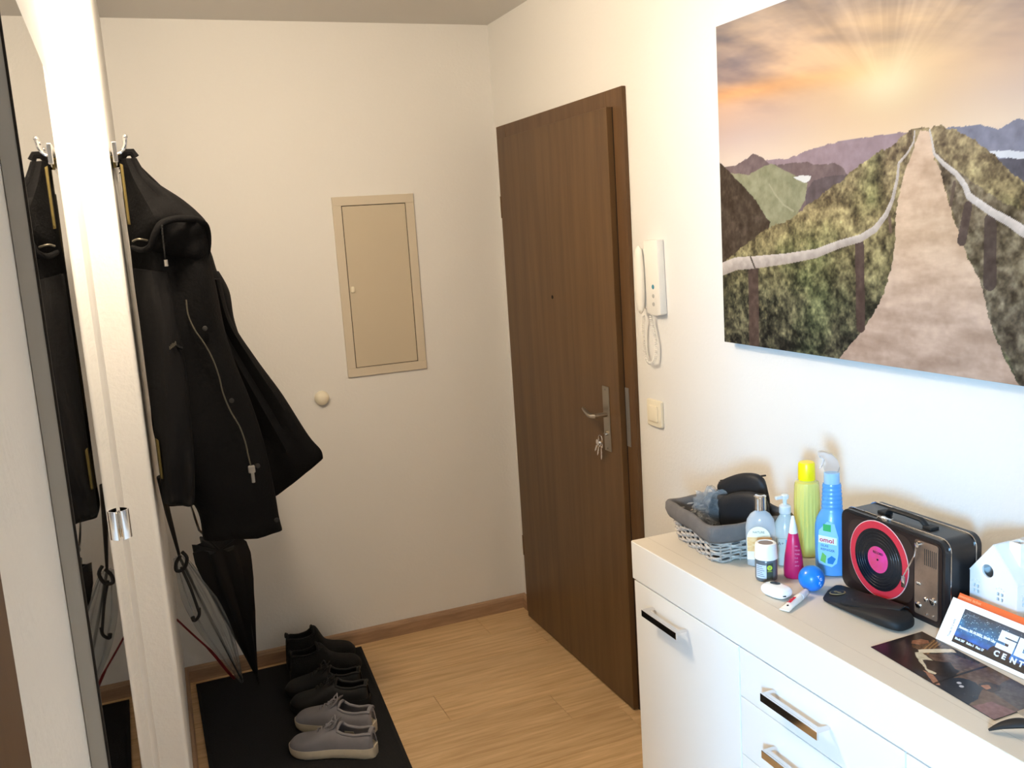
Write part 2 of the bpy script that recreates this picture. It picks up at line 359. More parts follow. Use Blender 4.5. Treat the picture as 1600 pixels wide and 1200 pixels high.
MB().prism(rrect(-1.232, 1.017, -1.149, 1.10, .006), -.010, (-.0005, 0, 0), ((0, 1, 0), (0, 0, 1), (1, 0, 0)), .0025).build('cover_plate', m_ivory, sw, smooth=True)
MB().prism(rrect(-1.2155, 1.034, -1.1655, 1.083, .003), -.005, (-.0105, 0, 0), ((0, 1, 0), (0, 0, 1), (1, 0, 0)), .0012).build('rocker', m_ivory, sw, smooth=True)

# ============================================================ MIRROR (left)
mi = thing('wall_mirror', (-1.518, -2.45, .1), 'tall wall mirror with grey edge left of the coats', 'mirror')
ZM = 1.868
MB().box((-1.5240, -2.895, .12), (-1.5125, -1.99, ZM)).build('backing_board', m_alu, mi, label='grey mirror edge')
MB().box((-1.5125, -2.893, .122), (-1.511, -1.992, ZM-.002)).build('glass', m_mirror, mi)
MB().box((-1.5126, -2.8955, .1195), (-1.5108, -2.8925, ZM+.0005)).build('edge_line', m_dark, mi, label='dark mirror rim')
cl = []
for i in range(9):
    a = PI*i/8; cl.append((-1.5105+.004+.012*math.sin(a), -2.036+.030*(i/8)))
MB().prism([(x, yy) for x, yy in cl]+[(x-.0018, yy) for x, yy in reversed(cl)], .048, (0, 0, 1.187), ((1, 0, 0), (0, 1, 0), (0, 0, 1))).box((-1.5105, -2.030, 1.19), (-1.506, -2.012, 1.232), .001).build('clip', m_chrome, mi, smooth=True, label='chrome mirror clip')

# ============================================================ CANVAS PICTURE
cv = thing('canvas_picture', (-.02, -2.2, 1.318), 'large canvas print of a sunset ridge path hanging on the right wall', 'picture')
CY0, CW, CZ0, CZ1 = -1.6, 1.2, 1.318, 2.103
MB().box((-.031, CY0-CW, CZ0), (-.002, CY0, CZ1), .001).build('stretcher', m_artside, cv)
def paint():
    nx, ny = 720, 470; S, T = np.meshgrid(np.linspace(CY0, CY0-CW, nx), np.linspace(CZ0, CZ1, ny))
    j = fbm(S*60, T*60, 3, 4)-.5; j2 = fbm(S*140, T*140, 9, 3)-.5
    e = (T-CZ0)/(CZ1-CZ0)
    sun = [(-2.165, 1.879)][0]; hor = [(-2.174, 1.774)][0]
    dx, dz = (S-sun[0]), (T-sun[1]); rad = np.hypot(dx*.8, dz*1.5)
    def ramp(v, ks):
        return np.stack([np.interp(v, [k[0] for k in ks], [k[1][i] for k in ks]) for i in range(3)], -1)
    h = T-hor[1]
    im = ramp(h, [(-.05, (236, 220, 208)), (.0, (244, 222, 206)), (.05, (224, 200, 192)), (.12, (214, 180, 164)), (.2, (196, 166, 150)), (.33, (158, 144, 140)), (.5, (140, 132, 134))])
    glow = np.exp(-(rad/.25)**2); im = im*(1-.62*glow[..., None])+np.array((255, 212, 150))*.62*glow[..., None]
    core = .75*np.exp(-(rad/.07)**2); im = im*(1-core[..., None])+np.array((255, 240, 200))*core[..., None]
    ang = np.arctan2(dz+.03, dx); rays = fbm(ang*7+10, rad*2.0+5, 21, 4); st = fbm(S*3.2+T*2.2, T*16-S*3, 31, 5)
    k = np.clip((st-.46)*4.5, -1, 1)*np.clip((h-.07)*8, 0, 1)
    im += (k*np.clip(1-.5*glow, 0, 1))[..., None]*np.array((40, 30, 14)); 
    k2 = np.clip((rays-.5)*3, -1, 1)*np.clip((T-sun[1])*6, 0, 1); im += k2[..., None]*np.array((22, 20, 17))
    band = np.exp(-((h-.135-.05*(S-hor[0]))/.022)**2)*np.clip((S+2.2)*2.5, 0, 1); im += band[..., None]*np.array((26, 0, -30))
    def put(mask, col, n=0, a=1):
        c = np.array(col, float)+(n[..., None] if np.ndim(n) else n); c = np.broadcast_to(c, im.shape); im[mask] = im[mask]*(1-a)+c[mask]*a
    J = .006*j; JJ = .02*j+.008*j2
    put(inpoly(S, T+J, [(-1.529, 1.761),(-1.668, 1.757),(-1.708, 1.775),(-1.745, 1.769),(-1.863, 1.761),(-1.95, 1.775),(-2.01, 1.78),(-2.053, 1.784),(-2.104, 1.781),(-2.191, 1.781),(-2.27, 1.776),(-2.344, 1.773),(-2.348, 1.52),(-1.516, 1.506)]), (168, 145, 152), j*30)
    put(inpoly(S, T+J, [(-2.3, 1.778),(-2.344, 1.775),(-2.385, 1.774),(-2.406, 1.768),(-2.425, 1.762),(-2.463, 1.774),(-2.511, 1.761),(-2.591, 1.739),(-2.691, 1.732),(-2.898, 1.676),(-2.911, 1.479),(-2.304, 1.543)]), (140, 140, 158), j*40)
    put(inpoly(S, T+J, [(-2.393, 1.727),(-2.426, 1.726),(-2.477, 1.719),(-2.865, 1.63),(-2.866, 1.604),(-2.477, 1.705),(-2.407, 1.719)]), (232, 232, 238), j*10)
    put(inpoly(S, T+J, [(-2.407, 1.715),(-2.477, 1.707),(-2.903, 1.603),(-2.913, 1.446),(-2.411, 1.521)]), (92, 90, 102), j*40)
    put(inpoly(S, T+J, [(-1.529, 1.752),(-1.609, 1.762),(-1.663, 1.763),(-1.708, 1.772),(-1.738, 1.784),(-1.775, 1.772),(-1.803, 1.752),(-1.84, 1.749),(-1.885, 1.751),(-1.932, 1.747),(-1.97, 1.738),(-2.01, 1.74),(-2.045, 1.727),(-2.058, 1.709),(-2.066, 1.515),(-1.516, 1.506)]), (128, 108, 108), j*40)
    put(inpoly(S, T+J, [(-1.923, 1.683),(-1.953, 1.707),(-1.99, 1.712),(-2.067, 1.712),(-2.086, 1.635),(-1.926, 1.627)]), (104, 90, 92), j*40)
    put(inpoly(S, T+J, [(-1.641, 1.747),(-1.719, 1.736),(-1.769, 1.749),(-1.805, 1.755),(-1.873, 1.729),(-1.931, 1.702),(-1.922, 1.667),(-1.882, 1.621),(-1.786, 1.511),(-1.631, 1.508)]), (158, 156, 124), j*50)
    put(inpoly(S, T+J*.5, [(-1.884, 1.717),(-1.91, 1.721),(-1.944, 1.717),(-1.94, 1.709),(-1.923, 1.703)]), (240, 238, 235))
    rd = [(-1.797, 1.708),(-1.82, 1.682),(-1.847, 1.659),(-1.882, 1.643)]
    for a, b in zip(rd[:-1], rd[1:]): put(seg_t(S, T, a, b)[1] < .0022, (185, 180, 150), 0, .8)
    put(inpoly(S, T+J*2, [(-1.531, 1.787),(-1.607, 1.771),(-1.641, 1.75),(-1.687, 1.715),(-1.73, 1.687),(-1.761, 1.655),(-1.799, 1.619),(-1.736, 1.51),(-1.514, 1.472)]), (78, 64, 52), j*60+j2*30)
    hill = [(-1.515, 1.489),(-1.595, 1.516),(-1.687, 1.564),(-1.789, 1.607),(-1.882, 1.626),(-1.931, 1.655),(-1.989, 1.68),(-2.048, 1.705),(-2.095, 1.728),(-2.14, 1.747),(-2.191, 1.764),(-2.223, 1.781),(-2.255, 1.786),(-2.273, 1.779),(-2.3, 1.782),(-2.344, 1.766),(-2.386, 1.741),(-2.426, 1.713),(-2.453, 1.685),(-2.483, 1.668),(-2.595, 1.615),(-2.91, 1.488),(-2.935, 1.119),(-1.489, 1.011)]
    mk = inpoly(S, T+JJ*.6, hill)
    gr = fbm(S*26, T*30, 41, 5); gr2 = fbm(S*75, T*75, 51, 4); gl = fbm(S*9, T*9, 61, 3)
    dep = np.clip((hor[1]-T)/.62, 0, 1)
    hc = ramp(dep, [(0, (150, 130, 100)), (.25, (146, 130, 92)), (.42, (116, 108, 76)), (.55, (84, 82, 62)), (1, (74, 68, 60))])
    g = (gr-.5)*150+(gr2-.5)*150+(fbm(S*190,T*190,91,2)-.5)*70; hc = hc+g[..., None]*np.array((1, .95, .7))+(np.clip(gl-.5, 0, 1)*40)[..., None]*np.array((-.4, .4, -.2))
    im[mk] = np.clip(hc, 18, 225)[mk]
    rb = inpoly(S, T+JJ*.5, [(-2.289, 1.733),(-2.345, 1.694),(-2.401, 1.656),(-2.48, 1.619),(-2.913, 1.446),(-2.935, 1.119),(-2.489, 1.3),(-2.455, 1.364),(-2.413, 1.429),(-2.391, 1.498),(-2.347, 1.578),(-2.317, 1.661)])
    rc = np.array((112, 98, 86))+((gr2-.5)*150+(gr-.5)*70)[..., None]; im[rb] = np.clip(rc, 20, 215)[rb]*.6+im[rb]*.4
    pth = inpoly(S+.5*JJ, T, [(-2.249, 1.779),(-2.273, 1.776),(-2.288, 1.727),(-2.309, 1.673),(-2.338, 1.602),(-2.365, 1.543),(-2.394, 1.498),(-2.409, 1.441),(-2.429, 1.396),(-2.455, 1.353),(-2.515, 1.27),(-2.004, 1.259),(-2.029, 1.319),(-2.094, 1.381),(-2.143, 1.438),(-2.171, 1.491),(-2.187, 1.549),(-2.192, 1.606),(-2.198, 1.655),(-2.211, 1.698),(-2.232, 1.738)])
    pn = fbm(S*10, T*38, 71, 5); pc = ramp(dep, [(0, (232, 198, 170)), (.3, (222, 190, 160)), (.55, (210, 182, 162)), (1, (176, 150, 136))])+((pn-.5)*75+(gr2-.5)*24)[..., None]
    im[pth] = np.clip(pc, 40, 245)[pth]
    PXM = 1/690
    def rail(pts, ws, col, nn=1):
        for (a, b, wa, wb) in zip(pts[:-1], pts[1:], ws[:-1], ws[1:]):
            t_, d_ = seg_t(S, T, a, b); ww = (wa+(wb-wa)*t_)*PXM*.5; m_ = d_ < ww
            up = np.clip(((T-(a[1]+(b[1]-a[1])*t_))/np.maximum(ww, 1e-5)), -1, 1)
            put(m_, col, up*22*nn+gr2*40-20)
    rail([(-1.728, 1.502),(-1.726, 1.287)], [27, 28], (92, 74, 66), 0)
    rail([(-2.091, 1.566),(-2.094, 1.394)], [18, 18], (88, 70, 64), 0)
    rail([(-2.413, 1.605),(-2.414, 1.496)], [18, 20], (84, 70, 64), 0)
    rail([(-2.365, 1.633),(-2.352, 1.571)], [13, 14], (90, 74, 68), 0)
    rail([(-2.334, 1.677),(-2.326, 1.637)], [5, 5], (104, 86, 74), 0)
    rail([(-2.175, 1.619),(-2.178, 1.591)], [5, 5], (120, 98, 84), 0)
    rail([(-1.545, 1.493),(-1.658, 1.521),(-1.732, 1.525),(-1.857, 1.535),(-1.956, 1.547),(-2.032, 1.567),(-2.095, 1.579),(-2.136, 1.597),(-2.166, 1.625),(-2.183, 1.654),(-2.195, 1.693),(-2.199, 1.723),(-2.22, 1.739),(-2.236, 1.759),(-2.239, 1.779)], [23, 22, 21, 17, 14, 12, 11, 10, 8, 6, 5, 4, 3.5, 3, 2.5], (206, 192, 182))
    rail([(-2.275, 1.777),(-2.28, 1.759),(-2.286, 1.733),(-2.309, 1.712),(-2.338, 1.692),(-2.357, 1.67),(-2.366, 1.651),(-2.388, 1.637),(-2.416, 1.62),(-2.449, 1.604),(-2.481, 1.585),(-2.599, 1.534),(-2.915, 1.412)], [2.5, 3, 4, 6, 7, 8, 9, 9.5, 10, 11, 13, 17, 26], (220, 208, 200))
    rail([(-1.719, 1.538),(-1.736, 1.51)], [4, 4], (90, 80, 70), 0)
    return im
grid_print('printed_canvas', paint(), (-.0315, CY0-.0005, CZ0+.0005), (0, -CW+.001, 0), (0, 0, CZ1-CZ0-.001), (-1, 0, 0), cv, material=m_art)

# ============================================================ SIDEBOARD
sb = thing('sideboard', (-.22, -2.6, 0), 'long white sideboard with chrome handles under the canvas picture', 'sideboard')
YS, YE, D, HT = -1.783, -3.40, .434, .907
MB().box((-D+.018, YE+.008, .0), (-.002, YS-.008, .815)).build('carcass', m_white, sb)
MB().box((-D, YE, .815), (-.002, YS, HT-.0012), .0016).build('worktop', m_white, sb)
MB().box((-D+.0012, YE+.001, HT-.003), (-.003, YS-.0012, HT), .0004, seg=1).build('top_surface', m_top, sb, label='cream top surface')
MB().box((-D+.042, YE+.002, HT-.001), (-D+.0428, YS-.002, HT+.00015)).build('edge_groove', mat('groove_shadow', (.5, .44, .36, 1), .6), sb)
MB().box((-D+.0, YE+.004, .0), (-D+.019, YS-.004, .055)).build('plinth', m_white, sb)
def handle(y0, y1, z, parent):
    h = MB(); x = -D-.0002
    h.box((x-.030, y1, z-.009), (x-.025, y0, z+.007), .0006, seg=1)
    h.box((x-.026, y1+.0001, z+.0035), (x-.0001, y1+.010, z+.007), .0004, seg=1).box((x-.026, y0-.010, z+.0035), (x-.0001, y0-.0001, z+.007), .0004, seg=1)
    h.box((x-.0255, y1+.001, z+.0036), (x-.016, y0-.001, z+.0069), .0004, seg=1)
    h.build('handle', m_chrome, parent, label='chrome handle')
G = .0018
dr = MB().box((-D+.0015, -2.198+G, .058), (-D+.018, YS-.006, .811), .001).build('door', m_white, sb)
handle(-1.872, -2.017, .768, dr)
for z1 in (.811, .7075, .584, .461, .338, .215):
    z0 = {.811: .7075, .7075: .584, .584: .461, .461: .338, .338: .215, .215: .058}[z1]
    w_ = MB().box((-D+.0015, -2.625+G, z0+G*1.4), (-D+.018, -2.198-G, z1-.0), .001).build('drawer', m_white, sb)
    handle(-2.305, -2.46, (z1-.047) if z1 > .8 else z1-.058, w_)
dr = MB().box((-D+.0015, -3.01+G, .058), (-D+.018, -2.625-G, .811), .001).build('door', m_white, sb); handle(-2.80, -2.95, .768, dr)
dr = MB().box((-D+.0015, YE+.006, .058), (-D+.018, -3.01-G, .811), .001).build('door', m_white, sb); handle(-3.20, -3.35, .768, dr)

# ============================================================ LAMP (above, out of frame)
lt = thing('ceiling_lamp', (LAMP[0], LAMP[1], H), 'round flush ceiling lamp above the hall', 'lamp')
MB().lathe([(.11, 0), (.11, -.02), (.105, -.03), (.02, -.03)], (LAMP[0], LAMP[1], H-.0005), 40).build('base', m_white, lt, smooth=True)
MB().lathe([(.10, -.03), (.098, -.05), (.09, -.065), (.06, -.075), (.01, -.078)], (LAMP[0], LAMP[1], H-.0005), 40).build('shade', mat('lamp_glass', (1, .8, .56, 1), .4, emit=1.2), lt, smooth=True)
#MORE
# ============================================================ COATS
def cloth(rws, seed, folds=5, amp=.12, n=28, sub=8, yoff=0, ncut=None):
    """garment tube lofted through rows (xl,zl,xr,zr,thick,y)"""
    rws = [tuple(r) for r in rws]; A = np.array(rws, float); N = len(rws); tt = np.linspace(0, N-1, (N-1)*sub+1); out = []
    cols = []
    for k in range(6):
        P = A[:, k]; v = []
        for t_ in tt:
            i = min(int(t_), N-2); f = t_-i; a, b, c, d = P[max(i-1, 0)], P[i], P[i+1], P[min(i+2, N-1)]
            v.append(.5*((2*b)+(c-a)*f+(2*a-5*b+4*c-d)*f*f+(3*b-a-3*c+d)*f**3))
        cols.append(v)
    rr = random.Random(seed); ph = [rr.uniform(0, 6.3) for _ in range(6)]
    for q, (xl, zl, xr, zr, th, yy) in enumerate(zip(*cols)):
        u = q/len(tt); L = Vector((xl, yy, zl)); Rr = Vector((xr, yy, zr)); c = (L+Rr)/2; h = (Rr-L)/2; ring = []
        for j in range(n):
            a = 2*PI*j/n; ca, sa = math.cos(a), math.sin(a)
            ex = math.copysign(abs(ca)**.85, ca); ey = math.copysign(abs(sa)**.85, sa)
            fo = 1+amp*math.sin(folds*ex*2.2+ph[0]+u*2)*1.0+amp*.7*math.sin(folds*1.9*ex+ph[1]-u*3.5)+amp*.6*math.sin(9*u+ph[2]+3*ex)+.04*math.sin(27*u+ph[3]+5*ex)
            ed = 1+.012*math.sin(15*u+ph[4])
            ring.append(c+h*ex*ed+Vector((0, -1, 0))*(th*.5*ey*fo+yoff))
        out.append(ring)
    return out
def coat_part(rws, name, m, parent, seed=1, **k):
    lab = k.pop('label', None); s = MB(); s.loft(cloth(rws, seed, **k)); return s.build(name, m, parent, smooth=True, angle=75, label=lab)

rk = thing('coat_rack', (-1.44, -.75, 1.88), 'chrome hook rack at the top of the coat pile on the left wall', 'coat rack')
MB().box((-1.4455, -1.12, 1.865), (-1.434, -.35, 1.915), .002).build('rail', m_chrome, rk)
for yy in (-1.06, -.95, -.80, -.62, -.45):
    pts = smoothpath([(-1.434, yy, 1.89), (-1.424, yy, 1.895), (-1.414, yy, 1.91), (-1.411, yy, 1.93)], 4); MB().tube(pts, [.0042]*(len(pts)-2)+[.0055, .005], 8).sphere((-1.411, yy, 1.932), .0065, u=10, v=8).build('hook', m_chrome, rk, smooth=True)
pts = None

pk = thing('hooded_parka', (-1.28, -1.0, .9), 'long black hooded parka with open zip, outermost coat on the rack', 'coat', 'coats on the rack')
coat_part([(-1.299, 1.557, -1.204, 1.558, 0.1, -0.86),(-1.28, 1.447, -1.187, 1.438, 0.12, -0.86),(-1.258, 1.335, -1.132, 1.321, 0.13, -0.86),(-1.232, 1.22, -1.065, 1.203, 0.13, -0.86),(-1.192, 1.101, -1.004, 1.074, 0.12, -0.86),(-1.16, 0.984, -0.974, 1.026, 0.1, -0.86),(-1.133, 0.909, -0.967, 1.003, 0.06, -0.86),(-1.13, 0.903, -0.969, 0.997, 0.012, -0.86)], 'rear_panel', m_black, pk, 3, folds=4, amp=.16)
coat_part([(-1.432, 1.753, -1.245, 1.705, 0.14, -1.0),(-1.432, 1.656, -1.238, 1.621, 0.2, -1.0),(-1.432, 1.573, -1.231, 1.535, 0.22, -1.0),(-1.432, 1.473, -1.222, 1.433, 0.22, -1.0),(-1.432, 1.371, -1.203, 1.335, 0.21, -1.0),(-1.432, 1.268, -1.174, 1.224, 0.2, -1.0),(-1.432, 1.163, -1.152, 1.099, 0.2, -1.0),(-1.407, 1.052, -1.138, 0.967, 0.18, -1.0),(-1.351, 0.943, -1.132, 0.889, 0.15, -1.0),(-1.344, 0.862, -1.127, 0.848, 0.13, -1.0),(-1.341, 0.856, -1.129, 0.843, 0.03, -1.0)], 'body', m_black, pk, 5, folds=3, amp=.13)
coat_part([(-1.432, 1.607, -1.352, 1.592, 0.12, -1.09),(-1.432, 1.511, -1.342, 1.492, 0.15, -1.09),(-1.432, 1.38, -1.336, 1.355, 0.15, -1.09),(-1.432, 1.248, -1.338, 1.216, 0.15, -1.09),(-1.432, 1.129, -1.344, 1.093, 0.14, -1.09),(-1.432, 1.047, -1.353, 1.014, 0.12, -1.09),(-1.432, 1.012, -1.359, 0.987, 0.11, -1.09),(-1.432, 0.996, -1.37, 0.98, 0.03, -1.09)], 'sleeve', m_black2, pk, 7, folds=2, amp=.16)
coat_part([(-1.432, 1.879, -1.389, 1.881, 0.07, -1.02),(-1.432, 1.844, -1.367, 1.835, 0.13, -1.02),(-1.432, 1.8, -1.336, 1.808, 0.18, -1.02),(-1.432, 1.755, -1.293, 1.774, 0.24, -1.02),(-1.432, 1.717, -1.258, 1.739, 0.29, -1.02),(-1.432, 1.684, -1.236, 1.708, 0.28, -1.02),(-1.425, 1.657, -1.234, 1.671, 0.24, -1.02),(-1.399, 1.642, -1.238, 1.631, 0.2, -1.02),(-1.344, 1.628, -1.247, 1.611, 0.15, -1.02),(-1.301, 1.615, -1.261, 1.602, 0.04, -1.02)], 'hood', m_black, pk, 11, folds=3, amp=.12)
rimp = smoothpath([(-1.429, -1.15, 1.66),(-1.407, -1.17, 1.651),(-1.386, -1.18, 1.66),(-1.374, -1.19, 1.687),(-1.357, -1.19, 1.71),(-1.329, -1.18, 1.72),(-1.295, -1.16, 1.72),(-1.266, -1.13, 1.715),(-1.247, -1.1, 1.7),(-1.243, -1.08, 1.666),(-1.251, -1.06, 1.629),(-1.275, -1.05, 1.61)], 5)
MB().tube(rimp, [.005+.004*math.sin(PI*i/(len(rimp)-1))**.5 for i in range(len(rimp))], 10).build('hood_rim', m_black, pk, smooth=True, label='fleece hood rim')
MB().tube(smoothpath([(-1.426, -1.19, 1.673),(-1.416, -1.2, 1.677),(-1.405, -1.2, 1.676),(-1.393, -1.19, 1.673)], 4), .0028, 6).build('hood_zip', m_zip, pk, smooth=True, label='pale zip on the hood')
MB().tube([(-1.391, -1.0, 1.886),(-1.398, -1.0, 1.899),(-1.414, -1.0, 1.899),(-1.424, -1.0, 1.887),(-1.43, -1.0, 1.862)], .010, 8).build('hanging_loop', m_black, pk, smooth=True)
zp = smoothpath([(-1.317, -1.12, 1.52),(-1.317, -1.125, 1.482),(-1.306, -1.13, 1.443),(-1.288, -1.13, 1.408),(-1.271, -1.13, 1.365),(-1.26, -1.125, 1.316),(-1.254, -1.12, 1.269),(-1.241, -1.12, 1.221),(-1.223, -1.12, 1.178),(-1.213, -1.12, 1.134),(-1.209, -1.12, 1.095),(-1.204, -1.115, 1.059)], 5)
MB().tube(zp, .0021, 6).build('zip', m_zip, pk, smooth=True)
q = zp[-1]; MB().box(q+Vector((-.009, -.008, -.012)), q+Vector((.009, .004, .008)), .003).box(q+Vector((-.004, -.011, -.038)), q+Vector((.005, -.006, -.008)), .002).build('zip_slider', m_steel, pk, label='silver zip slider')
MB().tube(smoothpath([(-1.356, -1.2, 1.707),(-1.357, -1.19, 1.672),(-1.357, -1.18, 1.641),(-1.357, -1.17, 1.627)], 4), .0022, 6).build('drawcord', m_rim, pk, smooth=True)
q = [(-1.356, -1.17, 1.624),(-1.356, -1.17, 1.608)]; MB().tube([Vector(q[0]), Vector(q[1])], .0045, 8).build('cord_end', m_steel, pk, label='grey cord end')
for a in [(-1.28, -1.12, 1.443),(-1.235, -1.12, 1.248),(-1.186, -1.105, 1.061),(-1.149, -1.075, 0.895)]: MB().lathe([(.0065, 0), (.0065, .003), (.004, .004)], a, 12, axis=(0, -1, 0)).build('snap_button', m_bshoe, pk, smooth=True)
a, b = [(-1.384, -1.172, 1.4),(-1.355, -1.172, 1.418)]; A_, B_ = Vector(a), Vector(b); U_ = (B_-A_)
for k in range(8): p = A_+U_*(k/8); MB().box(p-Vector((0, .001, .0035)), p+U_*.09+Vector((0, .001, .0035+.001*(k % 3)))).build('printed_letter', m_zip, pk)
MB().tube(smoothpath([(-1.386, -1.16, 1.478),(-1.374, -1.16, 1.428),(-1.342, -1.15, 1.4)], 4), .004, 6).build('pocket_seam', m_black2, pk, smooth=True)

yj = thing('yellow_jacket', (-1.42, -1.1, 1.0), 'mustard yellow jacket showing as a thin strip behind the black parka', 'coat', 'coats on the rack')
coat_part([(-1.432, 1.871, -1.425, 1.863, 0.03, -0.99),(-1.432, 1.804, -1.425, 1.786, 0.04, -0.99),(-1.432, 1.756, -1.425, 1.729, 0.04, -0.99),(-1.432, 1.688, -1.425, 1.675, 0.04, -0.99),(-1.432, 1.443, -1.425, 1.438, 0.04, -0.99),(-1.432, 1.237, -1.425, 1.231, 0.04, -0.99),(-1.432, 1.148, -1.425, 1.134, 0.04, -0.99),(-1.432, 1.077, -1.425, 1.063, 0.035, -0.99),(-1.432, 1.042, -1.425, 1.037, 0.01, -0.99)], 'body', m_yellow, yj, 2, folds=2)
coat_part([(-1.432, 1.178, -1.425, 1.172, 0.012, -1.138),(-1.432, 1.132, -1.425, 1.128, 0.014, -1.138),(-1.432, 1.082, -1.425, 1.077, 0.012, -1.138),(-1.432, 1.073, -1.425, 1.071, 0.004, -1.138)], 'hem', m_yellow, yj, 6, folds=1)
coat_part([(-1.432, 1.861, -1.425, 1.857, 0.006, -1.138),(-1.432, 1.794, -1.425, 1.791, 0.014, -1.138),(-1.432, 1.733, -1.425, 1.729, 0.012, -1.138),(-1.432, 1.715, -1.425, 1.714, 0.004, -1.138)], 'collar_edge', m_yellow, yj, 8, folds=1)
MB().tube([(-1.443, -1.1, 1.854),(-1.444, -1.1, 1.873),(-1.448, -1.1, 1.882)], .004, 6).build('hanging_loop', m_yellow, yj)
bj = thing('black_jacket', (-1.30, -.7, 1.0), 'black jacket hanging behind the parka, its shoulder against the bare wall', 'coat', 'coats on the rack')
coat_part([(-1.407, 1.888, -1.369, 1.887, 0.06, -0.66),(-1.402, 1.782, -1.264, 1.757, 0.12, -0.66),(-1.39, 1.671, -1.21, 1.649, 0.16, -0.66),(-1.372, 1.595, -1.193, 1.571, 0.18, -0.66),(-1.355, 1.518, -1.168, 1.505, 0.18, -0.66),(-1.337, 1.439, -1.164, 1.426, 0.18, -0.66),(-1.317, 1.379, -1.161, 1.379, 0.16, -0.66),(-1.305, 1.241, -1.127, 1.219, 0.15, -0.66),(-1.304, 1.081, -1.136, 1.036, 0.14, -0.66),(-1.319, 0.921, -1.142, 0.891, 0.1, -0.66),(-1.317, 0.889, -1.155, 0.862, 0.03, -0.66)], 'body', m_black2, bj, 21, folds=3, amp=.14)
coat_part([(-1.254, 1.587, -1.198, 1.576, 0.06, -0.76),(-1.236, 1.511, -1.174, 1.514, 0.08, -0.76),(-1.228, 1.435, -1.17, 1.43, 0.08, -0.76),(-1.221, 1.32, -1.148, 1.312, 0.08, -0.76),(-1.221, 1.205, -1.141, 1.184, 0.07, -0.76),(-1.218, 1.165, -1.151, 1.156, 0.02, -0.76)], 'sleeve', m_black2, bj, 22, folds=2)
dj = thing('dark_quilted_jacket', (-1.36, -1.0, .9), 'black quilted jacket against the left wall under the parka', 'coat', 'coats on the rack')
coat_part([(-1.432, 1.805, -1.38, 1.801, 0.1, -0.95),(-1.432, 1.706, -1.335, 1.682, 0.16, -0.95),(-1.432, 1.555, -1.324, 1.527, 0.18, -0.95),(-1.432, 1.367, -1.313, 1.333, 0.18, -0.95),(-1.432, 1.19, -1.304, 1.152, 0.17, -0.95),(-1.432, 1.055, -1.308, 1.021, 0.16, -0.95),(-1.432, 0.988, -1.319, 0.956, 0.12, -0.95),(-1.421, 0.951, -1.331, 0.943, 0.03, -0.95)], 'body', m_black2, dj, 31, folds=4)

# ============================================================ UMBRELLAS
um = thing('black_umbrella', (-1.173, -.18, 0), 'black umbrella leaning in the corner, tip on the doormat', 'umbrella')
tip, a1, a2, sh, hd = [Vector(p) for p in [(-1.174, -0.178, -0.004),(-1.181, -0.2, 0.065),(-1.274, -0.42, 0.65),(-1.328, -0.44, 0.72),(-1.369, -0.55, 0.956)]]
MB().tube([tip+Vector((0, 0, .0125)), a1], [.003, .005], 8).build('ferrule', m_chrome, um, smooth=True, label='silver tip')
axd = (a2-a1); Lc = axd.length; s = MB(); rings = []
Q = axd.normalized().to_track_quat('Z', 'Y').to_matrix()
for i in range(17):
    t_ = i/16; rw = interp([(0, .008), (.25, .030), (.5, .052), (.75, .072), (.93, .082), (1, .078)], t_); ring = []
    for j in range(40):
        a = 2*PI*j/40; pl_ = 1+.20*math.sin(8*a+t_*1.5)*min(1, t_*2)+.1*math.sin(3*a+2)*t_
        up_ = .014*abs(math.sin(4*a+.75)) if i == 16 else 0
        ring.append(a1+axd*t_+Q @ Vector((rw*pl_*math.cos(a), rw*.6*pl_*math.sin(a), up_)))
    rings.append(ring)
rings.append([a1+axd*1.0+Q @ Vector((.012*math.cos(2*PI*j/40), .012*math.sin(2*PI*j/40), -.02)) for j in range(40)])
s.loft(rings).build('canopy', m_umb, um, smooth=True, angle=60)
MB().tube([a2-(a2-sh).normalized()*-.0-axd.normalized()*.02, sh, hd], .0042, 8).build('shaft', m_chrome, um, smooth=True, label='silver shaft')
MB().tube([hd, hd+(hd-sh).normalized()*.10], [.011, .012], 10).build('handle', m_bshoe, um, smooth=True)
MB().tube(smoothpath([(-1.201, -0.32, 0.499),(-1.193, -0.33, 0.482),(-1.194, -0.33, 0.434),(-1.202, -0.33, 0.4),(-1.206, -0.32, 0.433)], 4), .0026, 6, flat=2).build('closing_strap', m_umb, um, smooth=True)
for a in [(-1.209, -0.34, 0.547),(-1.23, -0.4, 0.651)]: MB().tube([Vector(a), a1+(Vector(a)-a1)*.2], [.005, .003], 6).build('rib', m_umb, um, smooth=True)
cu_ = thing('clear_umbrella', (-1.30, -.15, 0), 'transparent umbrella with a dark red edge leaning left of the black umbrella', 'umbrella')
b1, b2 = [Vector(p) for p in [(-1.232, -0.16, 0.024),(-1.398, -0.42, 0.629)]]; bx = b2-b1; Qb = bx.normalized().to_track_quat('Z', 'Y').to_matrix(); rings = []
for i in range(15):
    t_ = i/14; rw = interp([(0, .006), (.2, .028), (.45, .055), (.7, .058), (1, .02)], t_)
    rings.append([b1+bx*t_+Q @ Vector((0, 0, 0))+Qb @ Vector((rw*(1+.22*math.sin(7*a+t_*3))*math.cos(a), rw*.55*(1+.22*math.sin(7*a+t_*3))*math.sin(a), 0)) for a in [2*PI*j/42 for j in range(42)]])
MB().loft(rings).build('canopy', m_clear, cu_, smooth=True, angle=60)
MB().tube([b1+Vector((0, 0, .012)), b2, *[Vector(p) for p in [(-1.419, -0.55, 0.827),(-1.429, -0.6, 0.956)]]], [.004, .0045, .009, .010], 8).build('shaft', m_bshoe, cu_, smooth=True, label='black shaft')
